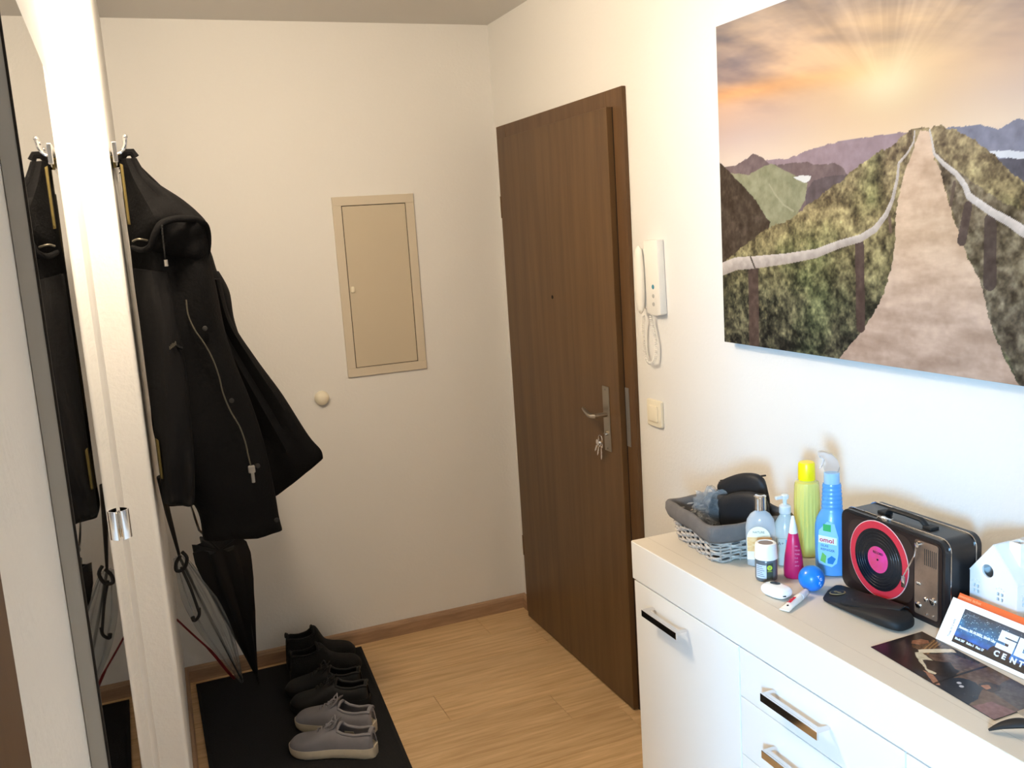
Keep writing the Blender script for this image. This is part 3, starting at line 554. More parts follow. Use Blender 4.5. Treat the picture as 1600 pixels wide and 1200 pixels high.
MB().tube(smoothpath([(-1.432, -0.3, 0.373),(-1.388, -0.28, 0.302),(-1.33, -0.25, 0.208),(-1.282, -0.2, 0.1),(-1.259, -0.175, 0.053)], 4), [.0035]*8+[.0055]*9, 8).build('red_edging', m_red, cu_, smooth=True, label='dark red edging')
tpo = [(-1.397, -0.5, 0.662),(-1.413, -0.5, 0.639),(-1.414, -0.5, 0.613),(-1.39, -0.5, 0.617),(-1.378, -0.5, 0.65),(-1.391, -0.5, 0.674)]
MB().tube(smoothpath(tpo, 4), .006, 8).build('strap', m_umb, cu_, smooth=True)
st_ = thing('shoehorn', (-1.36, -.35, .3), 'thin black shoehorn with a hooked end hanging before the clear umbrella', 'shoehorn')
MB().tube(smoothpath([(-1.399, -0.46, 0.61),(-1.38, -0.46, 0.542),(-1.367, -0.46, 0.478),(-1.361, -0.46, 0.445)], 4), .0048, 8).build('stem', m_bshoe, st_, smooth=True)
MB().tube(smoothpath([(-1.359, -0.46, 0.458),(-1.362, -0.46, 0.432),(-1.378, -0.46, 0.417),(-1.383, -0.46, 0.432)], 4), [.0055]*9+[.007]*4, 8).build('hooked_end', m_bshoe, st_, smooth=True)

# ============================================================ MAT AND SHOES
mt = MB().prism([(-1.395, -.022), (-.775, -.06), (-.70, -.22+.0), (-.845, -1.30), (-1.40, -1.34)], .007, (0, 0, .0002)); 
mt = MB(); c0, c1, c2, c3 = (-1.392, -.045), (-.748, -.045), (-.835, -1.35), (-1.40, -1.35)
mt.prism([c0, c1, c2, c3], .006, (0, 0, .0003), bev=.0015)
mo = thing('doormat', (-1.08, -.7, 0), 'large black ribbed doormat on the wooden floor under the coats', 'doormat'); mt.build('base', m_mat, mo)
rb = MB()
nR = 190
for i in range(nR):
    t_ = (i+.5)/nR; yy = c0[1]-.012+(c2[1]-c0[1]+.024)*t_; xr = c1[0]+(c2[0]-c1[0])*t_-.012
    rb.add([(-1.382, yy+.0018, .0063), (xr, yy+.0018, .0063), (xr, yy, .0082), (-1.382, yy, .0082), (-1.382, yy-.0018, .0063), (xr, yy-.0018, .0063)], [(0, 1, 2, 3), (3, 2, 5, 4)])
rb.build('ribs', m_mat, mo, kind='stuff', fix=False)
ZM0 = .0085
def shoe(root, heel, ang, L=.295, W=.102, mu=None, ms=None, ml=None, shaft=.0, sole_h=.03, lace=True, flip=1, tuck=False):
    c_, s_ = math.cos(ang), math.sin(ang)
    T = lambda x, yv, z: Vector((heel[0]+x*c_-yv*s_*flip, heel[1]+x*s_+yv*c_*flip, heel[2]+z))
    wid = [(0, .30), (.02, .52), (.1, .70), (.25, .72), (.45, .76), (.62, .93), (.75, 1.0), (.86, .93), (.94, .72), (.985, .42), (1, .2)]
    cen = [(0, 0), (.3, -.002), (.5, .0), (.75, .008), (1, .004)]
    st = [0, .012, .03, .06, .1, .16, .22, .28, .34, .40, .46, .52, .58, .64, .70, .76, .82, .87, .91, .945, .97, .988, 1]
    # sole
    s = MB(); rings = []
    for x in st:
        w2 = interp(wid, x)*W*.5*1.04; cy = interp(cen, x); zb = .0+ (.012*max(0, (x-.86)/.14)**1.5); zt = sole_h*(1.18-.25*x if x < .9 else .95+.28*(x-.9)*10*.35)
        rings.append([T(x*L, cy+a*w2, z) for a, z in ((-.9, zb), (-1, zb+.006), (-1.02, zt*.6), (-.98, zt), (.98, zt), (1.02, zt*.6), (1, zb+.006), (.9, zb))])
    s.loft(rings).build('sole', ms, root, smooth=True, angle=60)
    # upper: arch sections, open at the collar
    hgt = [(0, .062), (.03, .078), (.08, .082), (.2, .072), (.33, .076), (.42, .092), (.5, .088), (.6, .070), (.7, .055), (.8, .047), (.9, .041), (.96, .034), (1, .018)]
    n = 22; open_a, open_b = .045, .42; s = MB(); V = []; faces = []
    for i, x in enumerate(st):
        w2 = interp(wid, x)*W*.5; cy = interp(cen, x); h = interp(hgt, x)+(shaft if x < .47 else max(0, shaft*(1-(x-.47)/.08))); h -= .0
        lean = 0
        for j in range(n+1):
            a = PI*j/n; ca, sa = math.cos(a), math.sin(a); narrow = 1-.22*(sa**3) if x < .6 else 1-.05*sa
            V.append(T(max(.0, x*L+(.006*sa if x < .03 else 0)), cy+math.copysign(abs(ca)**.75, ca)*w2*narrow, sole_h*.7+(h-sole_h*.7+.012)*(abs(sa)**(.62))))
    for i in range(len(st)-1):
        for j in range(n):
            xm = (st[i]+st[i+1])/2; tm = abs((j+.5)/n-.5)
            if open_a < xm < open_b and tm < .235: continue
            faces.append((i*(n+1)+j, i*(n+1)+j+1, (i+1)*(n+1)+j+1, (i+1)*(n+1)+j))
    s.add(V, faces); o = s.build('upper', mu, root, smooth=True, angle=0, fix=True)
    md = o.modifiers.new('solidify', 'SOLIDIFY'); md.thickness = .0045; md.offset = -1; sm = o.modifiers.new('smooth', 'SUBSURF'); sm.levels = 1; sm.render_levels = 1
    # insole and collar roll
    s = MB(); rings = []
    for x in [q_ for q_ in st if .03 <= q_ <= .6]:
        w2 = interp(wid, x)*W*.5*.86; cy = interp(cen, x); rings.append([T(x*L, cy-w2, .034), T(x*L, cy+w2, .034), T(x*L, cy+w2, .030), T(x*L, cy-w2, .030)])
    s.loft(rings).build('insole', ml, root)
    ji = [j for j in range(n+1) if abs(j/n-.5) <= .245]; ja, jb = ji[0], ji[-1]; ii = [i for i, x in enumerate(st) if open_a-.02 < x < open_b+.04]
    loop = [V[i*(n+1)+ja] for i in ii]+[V[ii[-1]*(n+1)+j] for j in ji[1:-1]]+[V[i*(n+1)+jb] for i in ii[::-1]]+[V[ii[0]*(n+1)+j] for j in ji[::-1][1:-1]]
    MB().tube(loop, .0048, 8, closed=True).build('collar', mu, root, smooth=True)
    if lace:
        s = MB()
        for k, x in enumerate((.45, .50, .55, .60, .65)):
            h = interp(hgt, x)+.006; w2 = W*.5*.42
            s.tube([T(x*L-.004, -w2, h-.008), T(x*L, -w2*.5, h+.007), T(x*L+.003, 0, h+.011), T(x*L, w2*.5, h+.007), T(x*L-.004, w2, h-.008)], .0028, 6)
        x = .44; h = interp(hgt, x)+.014
        for sg in (-1, 1): s.tube(smoothpath([T(x*L, 0, h), T(x*L+.01, sg*.018, h+.012), T(x*L+.02, sg*.036, h+.002), T(x*L+.026, sg*.022, h-.006), T(x*L+.005, 0, h)], 4), .0024, 6)
        s.build('laces', mu if not lace == 2 else ms, root, smooth=True)
        s = MB(); rg_ = []
        for x, h in ((.60, .070), (.52, .088), (.46, .104), (.41, .118)): rg_.append([T(x*L, a*.026, h+b-.006*abs(a)) for a, b in ((-1, 0), (0, .003), (1, 0), (1, -.004), (0, -.001), (-1, -.004))])
        s.loft(rg_).build('tongue', mu, root, smooth=True)
    return T
sA = thing('grey_sneaker', (-1.0, -.8, 0), 'grey knitted sneaker with cream sole, nearer one of the pair on the doormat', 'shoe', 'grey sneakers on the doormat')
ang = math.atan2(.160, -.236)
T_ = shoe(sA, (-.893, -.872, ZM0), ang, mu=m_shoe, ms=m_sole, ml=m_lining, flip=1)
MB().add([T_(.085, -.028, .058), T_(.085, -.034, .042), T_(.115, -.032, .042), T_(.115, -.026, .060), T_(.085, -.0265, .058), T_(.085, -.0325, .042), T_(.115, -.0305, .042), T_(.115, -.0245, .060)], [(0, 1, 2, 3), (7, 6, 5, 4), (0, 3, 7, 4), (1, 5, 6, 2), (0, 4, 5, 1), (3, 2, 6, 7)]).build('size_label', m_sole, sA, label='cream size label')
sB = thing('grey_sneaker', (-.97, -.66, 0), 'grey knitted sneaker with cream sole, farther one of the pair beside the black shoes', 'shoe', 'grey sneakers on the doormat')
shoe(sB, (-.862, -.735, ZM0), ang-.06, mu=m_shoe, ms=m_sole, ml=m_lining, flip=-1)
for k, (hx_, hy_, aa, fl_, lab) in enumerate(((-.83, -.54, 2.75, 1, 'black low shoe right behind the farther grey sneaker'), (-.83, -.425, 2.77, -1, 'black low shoe in the middle of the black footwear'))):
    t = thing('black_shoe', (hx_-.1, hy_, 0), lab, 'shoe', 'black shoes on the doormat'); shoe(t, (hx_, hy_, ZM0), aa, L=.285, mu=m_bshoe, ms=m_bsole, ml=m_bsole, flip=fl_, lace=True)
for k, (hx_, hy_, aa, fl_, lab) in enumerate(((-1.055, -.110, .02, 1, 'black fleecy ankle boot next to the skirting, toe pointing right'), (-1.06, -.222, .0, -1, 'black fleecy ankle boot in front of its pair, toe pointing right'))):
    t = thing('black_boot', (hx_, hy_, 0), lab, 'boot', 'black boots by the skirting'); shoe(t, (hx_, hy_, ZM0), aa, L=.27, W=.11, mu=m_rim, ms=m_bsole, ml=m_bsole, flip=fl_, lace=False, shaft=.055 if k == 0 else .03)

# ============================================================ ON THE SIDEBOARD
HT2 = HT+.0006
# wicker basket
bk = thing('wicker_basket', (-.26, -1.93, HT), 'grey wicker basket with grey cloth lining at the far end of the sideboard', 'basket')
BC = Vector((-.262, -1.925, HT2)); BA = math.radians(-7); RB = Matrix.Rotation(BA, 3, 'Z')
def bpt(u, v, z): return BC+RB @ Vector((u, v, z))
def brect(hx, hy, r, n=6): return rrect(-hx, -hy, hx, hy, r, n)
def peri(hx, hy, n):
    P = [Vector((a, b, 0)) for a, b in brect(hx, hy, .018, 4)]; P.append(P[0]); d = [0]
    for a, b in zip(P[:-1], P[1:]): d.append(d[-1]+(b-a).length)
    return [(float(np.interp(d[-1]*i/n, d, [p.x for p in P])), float(np.interp(d[-1]*i/n, d, [p.y for p in P]))) for i in range(n)], d[-1]
NS = 30; s = MB(); s2 = MB()
for k in range(11):
    z = .0035+k*.0068; f = k/11; hx, hy = .082+.010*f, .098+.012*f; npt = NS*6; P, _ = peri(hx, hy, npt); pts = []
    for i, (a, b) in enumerate(P):
        nx_, ny_ = a/hx, b/hy; l = math.hypot(nx_, ny_); o_ = .0034*math.sin(2*PI*(i/npt)*NS/2+PI*k)
        zz = z+.0012*math.sin(i*.37+k*2.1); pts.append(bpt(a+nx_/l*o_, b+ny_/l*o_, zz))
    s.tube(pts, .0029, 6, closed=True, flat=.9)
s.build('woven_wicker', mat('grey_wicker', srgb(214, 206, 196), .8, col2=srgb(150, 140, 132), vscale=60, bump=.5, bscale=300, dist=.001), bk, smooth=True, kind='stuff')
for i in range(NS):
    P0, _ = peri(.082, .098, NS); P1, _ = peri(.0915, .1095, NS)
    s2.tube([bpt(P0[i][0], P0[i][1], 0), bpt(P1[i][0], P1[i][1], .075)], .0026, 6)
s2.build('stakes', mat('dark_wicker', srgb(160, 150, 140), .85), bk, kind='stuff')
MB().prism(brect(.080, .096, .016), .004, (0, 0, 0)).v
pb = MB(); pb.add([bpt(a, b, .003) for a, b in brect(.079, .095, .016)]+[bpt(a, b, .006) for a, b in brect(.079, .095, .016)], []); k = len(brect(.079, .095, .016))
pb.f = [tuple(range(k))[::-1], tuple(range(k, 2*k))]+[(i, (i+1) % k, k+(i+1) % k, k+i) for i in range(k)]; pb.mi = [0]*len(pb.f); pb.build('bottom', mat('basket_bottom', srgb(90, 84, 80), .9), bk)
rings = []; rr = random.Random(5)
for (off, z, wv) in ((-.008, .012, 0), (-.006, .05, .001), (-.004, .078, .002), (.001, .089, .003), (.007, .090, .003), (.011, .083, .003), (.013, .068, .002), (.011, .056, .003), (.0085, .050, .003)):
    f = max(z, 0)/.075; hx, hy = .082+.010*min(f, 1)+off, .098+.012*min(f, 1)+off; P, _ = peri(hx, hy, 96)
    rings.append([bpt(a, b, z+wv*.7*(math.sin(i*.196+1)+.7*math.sin(i*.52+off*90))) for i, (a, b) in enumerate(P)])
o = MB().loft(rings, cap=False).build('cloth_lining', mat('grey_linen', srgb(112, 108, 106), .95, bump=.8, bscale=500, dist=.001, var=.2, vscale=30), bk, smooth=True, angle=75)
md = o.modifiers.new('solidify', 'SOLIDIFY'); md.thickness = .0012
# pouches in the basket
def pouch(name, c, ang_, L, Hh, Th, tilt, label):
    t = thing(name, c, label, 'pouch', 'pouches in the basket'); R_ = Matrix.Rotation(ang_, 3, 'Z') @ Matrix.Rotation(tilt, 3, 'Y'); rings = []
    for i in range(21):
        u = i/20*2-1; k_ = (1-abs(u)**5)**.5 if abs(u) < 1 else .02; k_ = max(k_, .12)
        rings.append([Vector(c)+R_ @ Vector((u*L*.5, math.copysign(abs(math.cos(a))**.6, math.cos(a))*Th*.5*k_, Hh*.5*(k_**.6)*math.copysign(abs(math.sin(a))**.7, math.sin(a))+.004*math.sin(3*u+1))) for a in [2*PI*j/20 for j in range(20)]])
    MB().loft(rings).build('body', m_bag, t, smooth=True, angle=70)
    zz = [Vector(c)+R_ @ Vector((u*L*.47, Th*.3, Hh*.40+.0*u)) for u in [i/10*2-1 for i in range(11)]]
    MB().tube(zz, .0022, 6).build('zip', m_bshoe, t, smooth=True)
    MB().tube([zz[0]+Vector((-.002, 0, -.002)), zz[0]+Vector((-.006, -.002, -.016))], .0028, 6).build('zip_pull', m_steel, t)
    return t
m_bag = mat('black_neoprene', (.010, .011, .014, 1), .55, bump=.3, bscale=300, dist=.001)
pouch('zip_pouch', (-.205, -1.905, 1.012), math.radians(-83), .165, .085, .030, math.radians(-16), 'black zipped pouch standing in the basket, the rear taller one')
pouch('zip_pouch', (-.240, -1.955, .990), math.radians(-78), .150, .080, .032, math.radians(-12), 'black zipped pouch in the basket, in front nearest the bottles')
pouch('zip_pouch', (-.245, -1.895, .972), math.radians(-80), .100, .075, .026, math.radians(20), 'small black pouch in the basket leaning against the front pouch')
pbg = thing('plastic_bag', (-.26, -1.86, .95), 'crumpled clear plastic bag in the left of the basket', 'bag')
bmm = bmesh.new(); bmesh.ops.create_icosphere(bmm, subdivisions=4, radius=1)
for v in bmm.verts:
    n_ = v.co.normalized(); k_ = 1+.22*math.sin(7*n_.x+3*n_.z)*math.sin(6*n_.y+2)+.12*math.sin(15*n_.z+8*n_.x)+.08*math.sin(23*n_.y)
    v.co = Vector((n_.x*.045*k_, n_.y*.032*k_, n_.z*.042*k_))+Vector((-.262, -1.862, .978))
MB().bm(bmm).build('film', mat('clear_film', (.85, .87, .88, 1), .22, trans=.7, ior=1.08, alpha=.55), pbg, smooth=True, angle=25)

def label_patch(prof, base, ex, ey, rot, a0, a1, m, parent, name, off=.0006, lab=None, n=18):
    s = MB(); s.lathe([(r+off, z) for r, z in prof], base, n, ex, ey, rot, a0, a1); s.lathe([(r+off*.2, z) for r, z in prof], base, n, ex, ey, rot, a0, a1)
    return s.build(name, m, parent, smooth=True, label=lab)
m_cplast = mat('clear_plastic', (.80, .84, .88, 1), .08, alpha=.42, coat=.4)
m_gel = mat('sanitizer_gel', (.72, .78, .76, 1), .15, alpha=.62)
VA = math.atan2(-.80, -.60)   # direction the labels face
# bottle with silver cap
sbt = thing('silver_capped_bottle', (-.280, -2.07, HT), 'clear rounded bottle with a silver cap and an arched cream label', 'bottle')
bp = [(.020, 0), (.0245, .002), (.0255, .02), (.0262, .06), (.0262, .085), (.0235, .102), (.017, .114), (.0095, .120), (.0085, .124)]
MB().lathe(bp, (-.280, -2.070, HT2), 32, 1.18, .62, VA+PI/2).build('body', m_cplast, sbt, smooth=True)
MB().lathe([(.0110, .1215), (.0128, .123), (.0124, .147), (.0130, .152), (.0105, .1540), (.004, .1525)], (-.280, -2.070, HT2), 24).build('cap', m_chrome, sbt, smooth=True, label='silver cap')
m_cream = mat('cream_label', srgb(245, 238, 212), .5); m_orange = mat('orange_label_picture', srgb(226, 170, 100), .5, col2=srgb(244, 214, 160), vscale=60, stretch=(1, 1, 4))
U3 = Vector((math.cos(VA+PI/2), math.sin(VA+PI/2), 0)); N3 = Vector((math.cos(VA), math.sin(VA), 0)); Z3 = Vector((0, 0, 1))
def plate(parent, name, c, poly, m, th=.0008, U=U3, N=N3, lab=None, V=Z3):
    return MB().prism(poly, th, c, (U, V, N)).build(name, m, parent, label=lab)
c0_ = Vector((-.280, -2.070, HT2))+N3*.0165
lab_poly = [(-.024, .018), (.024, .018), (.024, .066)]+arc(0, .066, .024, 0, PI, 14)[1:]
pl = plate(sbt, 'front_label', c0_-U3*.004, lab_poly, m_cream, lab='arched cream label')
plate(sbt, 'label_picture', c0_-U3*.004+N3*.0008, [(-.0235, .036), (.0265, .036), (.0265, .067), (-.0235, .067)], m_orange, .0005, lab='orange picture')
text('NATURE', .0062, c0_-U3*.004+N3*.001+Z3*.076, U3, Z3, m_steel, sbt, align='CENTER')
# pump bottle
pm = thing('pump_bottle', (-.232, -2.09, HT), 'clear gel pump bottle behind the jar, between silver cap and yellow cap', 'bottle')
bp = [(.022, 0), (.0255, .002), (.026, .02), (.0258, .065), (.023, .085), (.014, .103), (.0105, .108), (.0105, .113)]
B0 = (-.232, -2.09, HT2)
MB().lathe(bp, B0, 32, 1.05, .75, VA+PI/2).build('body', m_gel, pm, smooth=True)
MB().lathe([(.0118, .112), (.0125, .113), (.0125, .127), (.009, .130), (.0045, .131), (.0045, .142), (.008, .143), (.009, .150), (.006, .153), (.001, .153)], B0, 20).box(Vector(B0)+Vector((-.024, -.004, .144)), Vector(B0)+Vector((0, .004, .151)), .002).build('pump_head', mat('frosted_plastic', (.80, .84, .84, 1), .3, alpha=.8), pm, smooth=True)
c1_ = Vector(B0)+N3*.0205
plate(pm, 'back_label', c1_, [(-.018, .02), (.02, .02), (.02, .062), (-.018, .062)], mat('pale_label', srgb(214, 222, 214), .5, trans=.3), .0004)
plate(pm, 'blue_field', c1_+N3*.0005, [(.0, .046), (.018, .046), (.018, .060), (.0, .060)], mat('blue_print', srgb(120, 180, 215), .5), .0004)
text('A+', .010, c1_+N3*.0008+Z3*.048-U3*.016, U3, Z3, m_steel, pm); text('KILLS', .0085, c1_+N3*.0008+Z3*.026-U3*.000, U3, Z3, mat('red_print', srgb(190, 40, 40), .5), pm)
# yellow capped bottle
yb = thing('yellow_capped_bottle', (-.155, -2.07, HT), 'ribbed bottle of yellow liquid with a bright yellow cap against the wall', 'bottle')
B0 = (-.158, -2.07, HT2); rib = lambda a, z: 1+.05*math.cos(20*a) if .02 < z < .155 else 1
MB().lathe([(.021, 0), (.0255, .002), (.026, .02), (.026, .05), (.026, .08), (.026, .12), (.026, .155), (.0245, .163), (.016, .166), (.015, .168)], B0, 88, mod=rib).build('body', mat('yellow_liquid', (.78, .74, .20, 1), .12, alpha=.82, coat=.5), yb, smooth=True)
MB().lathe([(.0175, .168), (.018, .169), (.0172, .203), (.0155, .2065), (.004, .207)], B0, 48, mod=lambda a, z: 1+.012*math.cos(24*a)).build('cap', mat('yellow_cap', srgb(250, 228, 20), .35), yb, smooth=True, label='bright yellow cap')
# blue spray bottle
sp = thing('spray_bottle', (-.19, -2.185, HT), 'light blue spray bottle with clear trigger head beside the tin box', 'bottle')
B0 = Vector((-.19, -2.185, HT2)); m_blue = mat('blue_plastic', srgb(84, 150, 214), .3, coat=.2)
prof = [(.022, 0), (.0285, .003), (.0295, .015), (.030, .05), (.0305, .085), (.030, .105), (.027, .120), (.0205, .134), (.0178, .140)]
for i in range(6): z_ = .142+i*.0085; prof += [(.0185-.0004*i, z_), (.0186-.0004*i, z_+.004), (.0176-.0004*i, z_+.0055)]
prof += [(.0158, .192)]
MB().lathe(prof, B0, 40, 1.12, .72, VA+PI/2).build('body', m_blue, sp, smooth=True)
MB().lathe([(.0150, .192), (.0155, .193), (.0150, .214), (.012, .215)], B0, 30, mod=lambda a, z: 1+.015*math.cos(30*a)).build('collar', mat('pale_blue_collar', srgb(160, 200, 238), .35), sp, smooth=True, label='pale blue screw collar')
hd_poly = [(-.013, .214), (.013, .214), (.0155, .226), (.012, .240), (.002, .252), (-.014, .258), (-.024, .258), (-.027, .252), (-.024, .246), (-.016, .243), (-.012, .236), (-.016, .226)]
o = MB().prism([(a, b) for a, b in hd_poly], .020, B0-N3*.010, (U3, Z3, N3), .003).build('trigger_head', mat('clear_trigger', (.9, .92, .97, 1), .12, trans=.85, ior=1.12), sp, smooth=True)
MB().prism([(-.017, .243), (-.013, .242), (-.016, .230), (-.022, .222), (-.025, .223), (-.020, .233)], .010, B0-N3*.005, (U3, Z3, N3), .001).build('trigger', mat('clear_trigger2', (.9, .92, .97, 1), .12, trans=.8, ior=1.12), sp, smooth=True)
cS = B0+N3*.0218-U3*.007
plate(sp, 'front_label', cS, [(-.021, .030), (.004, .022), (.014, .030), (.017, .05), (.017, .085), (.010, .112), (-.004, .118), (-.020, .100), (-.0225, .06)], mat('label_blue', srgb(150, 205, 240), .4), .0006, lab='pale blue label')
plate(sp, 'green_square', cS+N3*.0007, [(-.012, .099), (.003, .096), (.003, .111), (-.012, .113)], mat('green_print', srgb(60, 175, 95), .5), .0004)
plate(sp, 'white_panel', cS+N3*.0007, [(-.021, .075), (.014, .068), (.014, .083), (-.021, .090)], mat('white_print', srgb(240, 245, 250), .4), .0004)
tU = (U3*.98-Z3*.2).normalized()
m_redp = mat('red_print2', srgb(205, 25, 55), .5); m_bluep = mat('navy_print', srgb(20, 60, 130), .5)
text('omol', .0135, cS+N3*.0013-U3*.019+Z3*.0775, tU, Z3, m_redp, sp, bold=.0003); text('GLAS', .0065, cS+N3*.0008-U3*.017+Z3*.067, tU, Z3, m_bluep, sp); text('REINIGER', .0065, cS+N3*.0008-U3*.017+Z3*.059, tU, Z3, m_bluep, sp)
plate(sp, 'leaf_print', cS+N3*.0007, [(-.004, .030), (.006, .028), (.012, .040), (.004, .046), (-.004, .040)], mat('leaf_blue', srgb(30, 120, 190), .5), .0004); plate(sp, 'leaf_print', cS+N3*.0007, [(-.018, .036), (-.008, .030), (-.006, .046), (-.014, .054)], mat('leaf_green', srgb(120, 190, 90), .5), .0004)
# pink tube
pt = thing('pink_bottle', (-.262, -2.165, HT), 'magenta cone shaped bottle with a white spout behind the blue ball', 'bottle'); B0 = Vector((-.266, -2.158, HT2)); m_pink = mat('magenta_plastic', srgb(196, 30, 92), .35)
MB().lathe([(.017, 0), (.0195, .003), (.0198, .02), (.0175, .045), (.0135, .070), (.0095, .092), (.0078, .094)], B0, 28, 1, .8, VA+PI/2).build('body', m_pink, pt, smooth=True)
MB().lathe([(.0082, .0935), (.0085, .095), (.0055, .115), (.0028, .129), (.001, .130)], B0, 20).build('spout', m_wplast, pt, smooth=True, label='white spout')
plate(pt, 'pink_stripe', B0+N3*.0115-U3*.004, [(-.006, .045), (.002, .045), (.001, .092), (-.0025, .092)], mat('pale_pink', srgb(242, 200, 222), .5), .0012, V=(Z3-N3*.10).normalized(), lab='pale pink stripe')
for k in range(6): text(('AKTIV', 'SOFT', 'PLUS', 'PFLEGE', 'COLOR', 'FEIN')[k], .0042, B0+N3*(.0160-.0007*k)+U3*.002+Z3*(.028+.008*k), U3, Z3, mat('pink_print%d' % k, srgb(230, 150, 185), .5), pt, sx=.7)
# jar
jr = thing('supplement_jar', (-.323, -2.14, HT), 'small tin grey jar with a white lid and yellow green badge', 'jar'); B0 = Vector((-.318, -2.137, HT2))
jp = [(.019, 0), (.0215, .0015), (.0222, .006), (.0222, .040), (.021, .046), (.019, .048)]
MB().lathe(jp, B0, 36).build('body', mat('jar_grey', srgb(92, 100, 108), .3, coat=.4), jr, smooth=True)
MB().lathe([(.0215, .0445), (.0238, .046), (.0238, .050), (.0225, .058), (.0218, .072), (.0205, .0765), (.0165, .078), (.0150, .077), (.0148, .0755), (.001, .0755)], B0, 36).build('lid', m_wplast, jr, smooth=True, label='white lid')
MB().lathe([(.0146, .0757), (.0146, .0765), (.001, .0766)], B0, 30).build('lid_disc', mat('bronze_disc', srgb(150, 128, 112), .4, .3), jr, smooth=True, label='bronze disc in the lid')
label_patch([(.0222, .008), (.0222, .036)], B0, 1, 1, VA, -1.0, .02, mat('label_grey', srgb(196, 210, 226), .4), jr, 'info_label', lab='pale text label')
label_patch([(.0222, .006), (.0222, .040)], B0, 1, 1, VA, .04, .62, mat('label_dark', srgb(62, 72, 66), .4), jr, 'dark_label')
for k in range(6): label_patch([(.0225, .012+k*.004), (.0225, .0134+k*.004)], B0, 1, 1, VA, -.9, -.15-.1*(k % 3), mat('jar_text%d' % k, srgb(120, 132, 146), .5), jr, 'text_line', n=8)
bd_ = B0+Vector((math.cos(VA+.30), math.sin(VA+.30), 0))*.0228+Z3*.031
NB = Vector((math.cos(VA+.30), math.sin(VA+.30), 0)); UB = Vector((-NB.y, NB.x, 0))
MB().prism(arc(0, 0, .0052, 0, 2*PI, 20)[:-1], .0006, bd_, (UB, Z3, NB)).build('badge', mat('lime_print', srgb(190, 214, 60), .5), jr, label='yellow green badge')
MB().prism([(-.0028, .002), (-.0014, .002), (0, -.0015), (.002, .003), (.003, .0025), (0, -.0035)], .0005, bd_+NB*.0006, (UB, Z3, NB)).build('badge_mark', m_steel, jr)
text('VEGAN', .0030, bd_-Z3*.0085-UB*.0052+NB*.0002, UB, Z3, mat('lime_print2', srgb(190, 214, 60), .5), jr)
# ball
bl_ = thing('blue_ball', (-.288, -2.237, HT), 'small shiny blue ball with white print in front of the pink bottle', 'ball'); BCc = Vector((-.283, -2.233, HT2+.0253))
MB().sphere(BCc, .0253, u=40, v=24).build('ball', mat('blue_ball_plastic', srgb(20, 125, 225), .3, coat=.3), bl_, smooth=True, angle=0)
m_wp = mat('white_print3', srgb(225, 235, 250), .5)
for ph_, th_, ch in ((.55, .30, 'Y'), (.72, .10, 'G'), (.62, -.18, 'F'), (.80, -.35, 'i')):
    nn_ = Vector((math.cos(VA+ph_)*math.cos(th_), math.sin(VA+ph_)*math.cos(th_), math.sin(th_))); uu = Vector((-math.sin(VA+ph_), math.cos(VA+ph_), 0)); text(ch, .008, BCc+nn_*.0252-uu*.003, uu, nn_.cross(uu), m_wp, bl_)
# earbuds case
ec = thing('earbuds_case', (-.367, -2.226, HT), 'white rounded earbuds case near the front edge of the sideboard', 'earbuds case')
Ce = Vector((-.356, -2.218, HT2+.0113)); rings = []; EA = math.radians(10); RE = Matrix.Rotation(EA, 3, 'Z')
for k in range(13):
    f = -PI/2+PI*k/12; cz = math.sin(f); sc_ = max(math.cos(f), .03)**.45; rings.append([Ce+RE @ Vector(((.0245-.004)*math.copysign(abs(math.cos(a))**.62, math.cos(a))*sc_, .031*math.copysign(abs(math.sin(a))**.62, math.sin(a))*sc_, .0112*math.copysign(abs(cz)**.9, cz))) for a in [2*PI*j/40 for j in range(40)]])
MB().loft(rings).build('shell', mat('gloss_white', (.9, .9, .9, 1), .12, coat=.5), ec, smooth=True, angle=0)
MB().lathe([(.0112, -.002), (.0104, .0006), (.001, .0009)], Ce+RE @ Vector((.004, .006, .0112)), 24, .62, 1, EA+.3).build('hinge_window', mat('gloss_black', (.01, .01, .012, 1), .1), ec, smooth=True, label='black oval on top')
q = Ce+RE @ Vector((-.0130, -.0290, -.001)); MB().prism(rrect(-.0032, -.0009, .0032, .0009, .0008, 3), .0025, q+Vector((.003, .0005, 0)), ((.85, -.5, 0), (0, 0, 1), (-.5, -.85, 0))).build('charging_port', m_dark, ec, label='black charging port')
# small tube
ot = thing('ointment_tube', (-.35, -2.265, HT), 'tiny white ointment tube with red lettering lying by the earbuds case', 'tube')
pA, pB = Vector((-.392, -2.287, HT2+.003)), Vector((-.310, -2.250, HT2+.009)); dv = (pB-pA); U5 = dv.normalized(); W5 = Vector((-U5.y, U5.x, 0)).normalized(); N5 = U5.cross(W5)
rings = []
for f, wv, hv in ((0, .0105, .0012), (.10, .0105, .0018), (.14, .0098, .003), (.4, .0085, .0062), (.62, .0080, .0078), (.70, .0070, .0072), (.705, .0062, .0062), (.71, .0062, .0062)):
    rings.append([pA+dv*f+W5*wv*math.cos(a)+N5*hv*math.sin(a)-Vector((0, 0, 0)) for a in [2*PI*j/20 for j in range(20)]])
MB().loft(rings).build('body', m_wplast, ot, smooth=True)
MB().loft([[pA+dv*f+W5*r_*math.cos(a)+N5*r_*math.sin(a) for a in [2*PI*j/20 for j in range(20)]] for f, r_ in ((.712, .0068), (.72, .0074), (.98, .0068), (1.0, .0058))]).build('cap', mat('cap_grey', srgb(222, 222, 226), .4), ot, smooth=True)
text('lablen', .0105, pA+dv*.22-W5*.0030+N5*.0078, (U5+N5*.045), (W5), m_redp, ot, bold=.0003, sx=.95); MB().sphere(pA+dv*.16+N5*.0038, .0018, sc=(1.4, 1, .7), u=8, v=6).build('dark_mark', m_dark, ot)

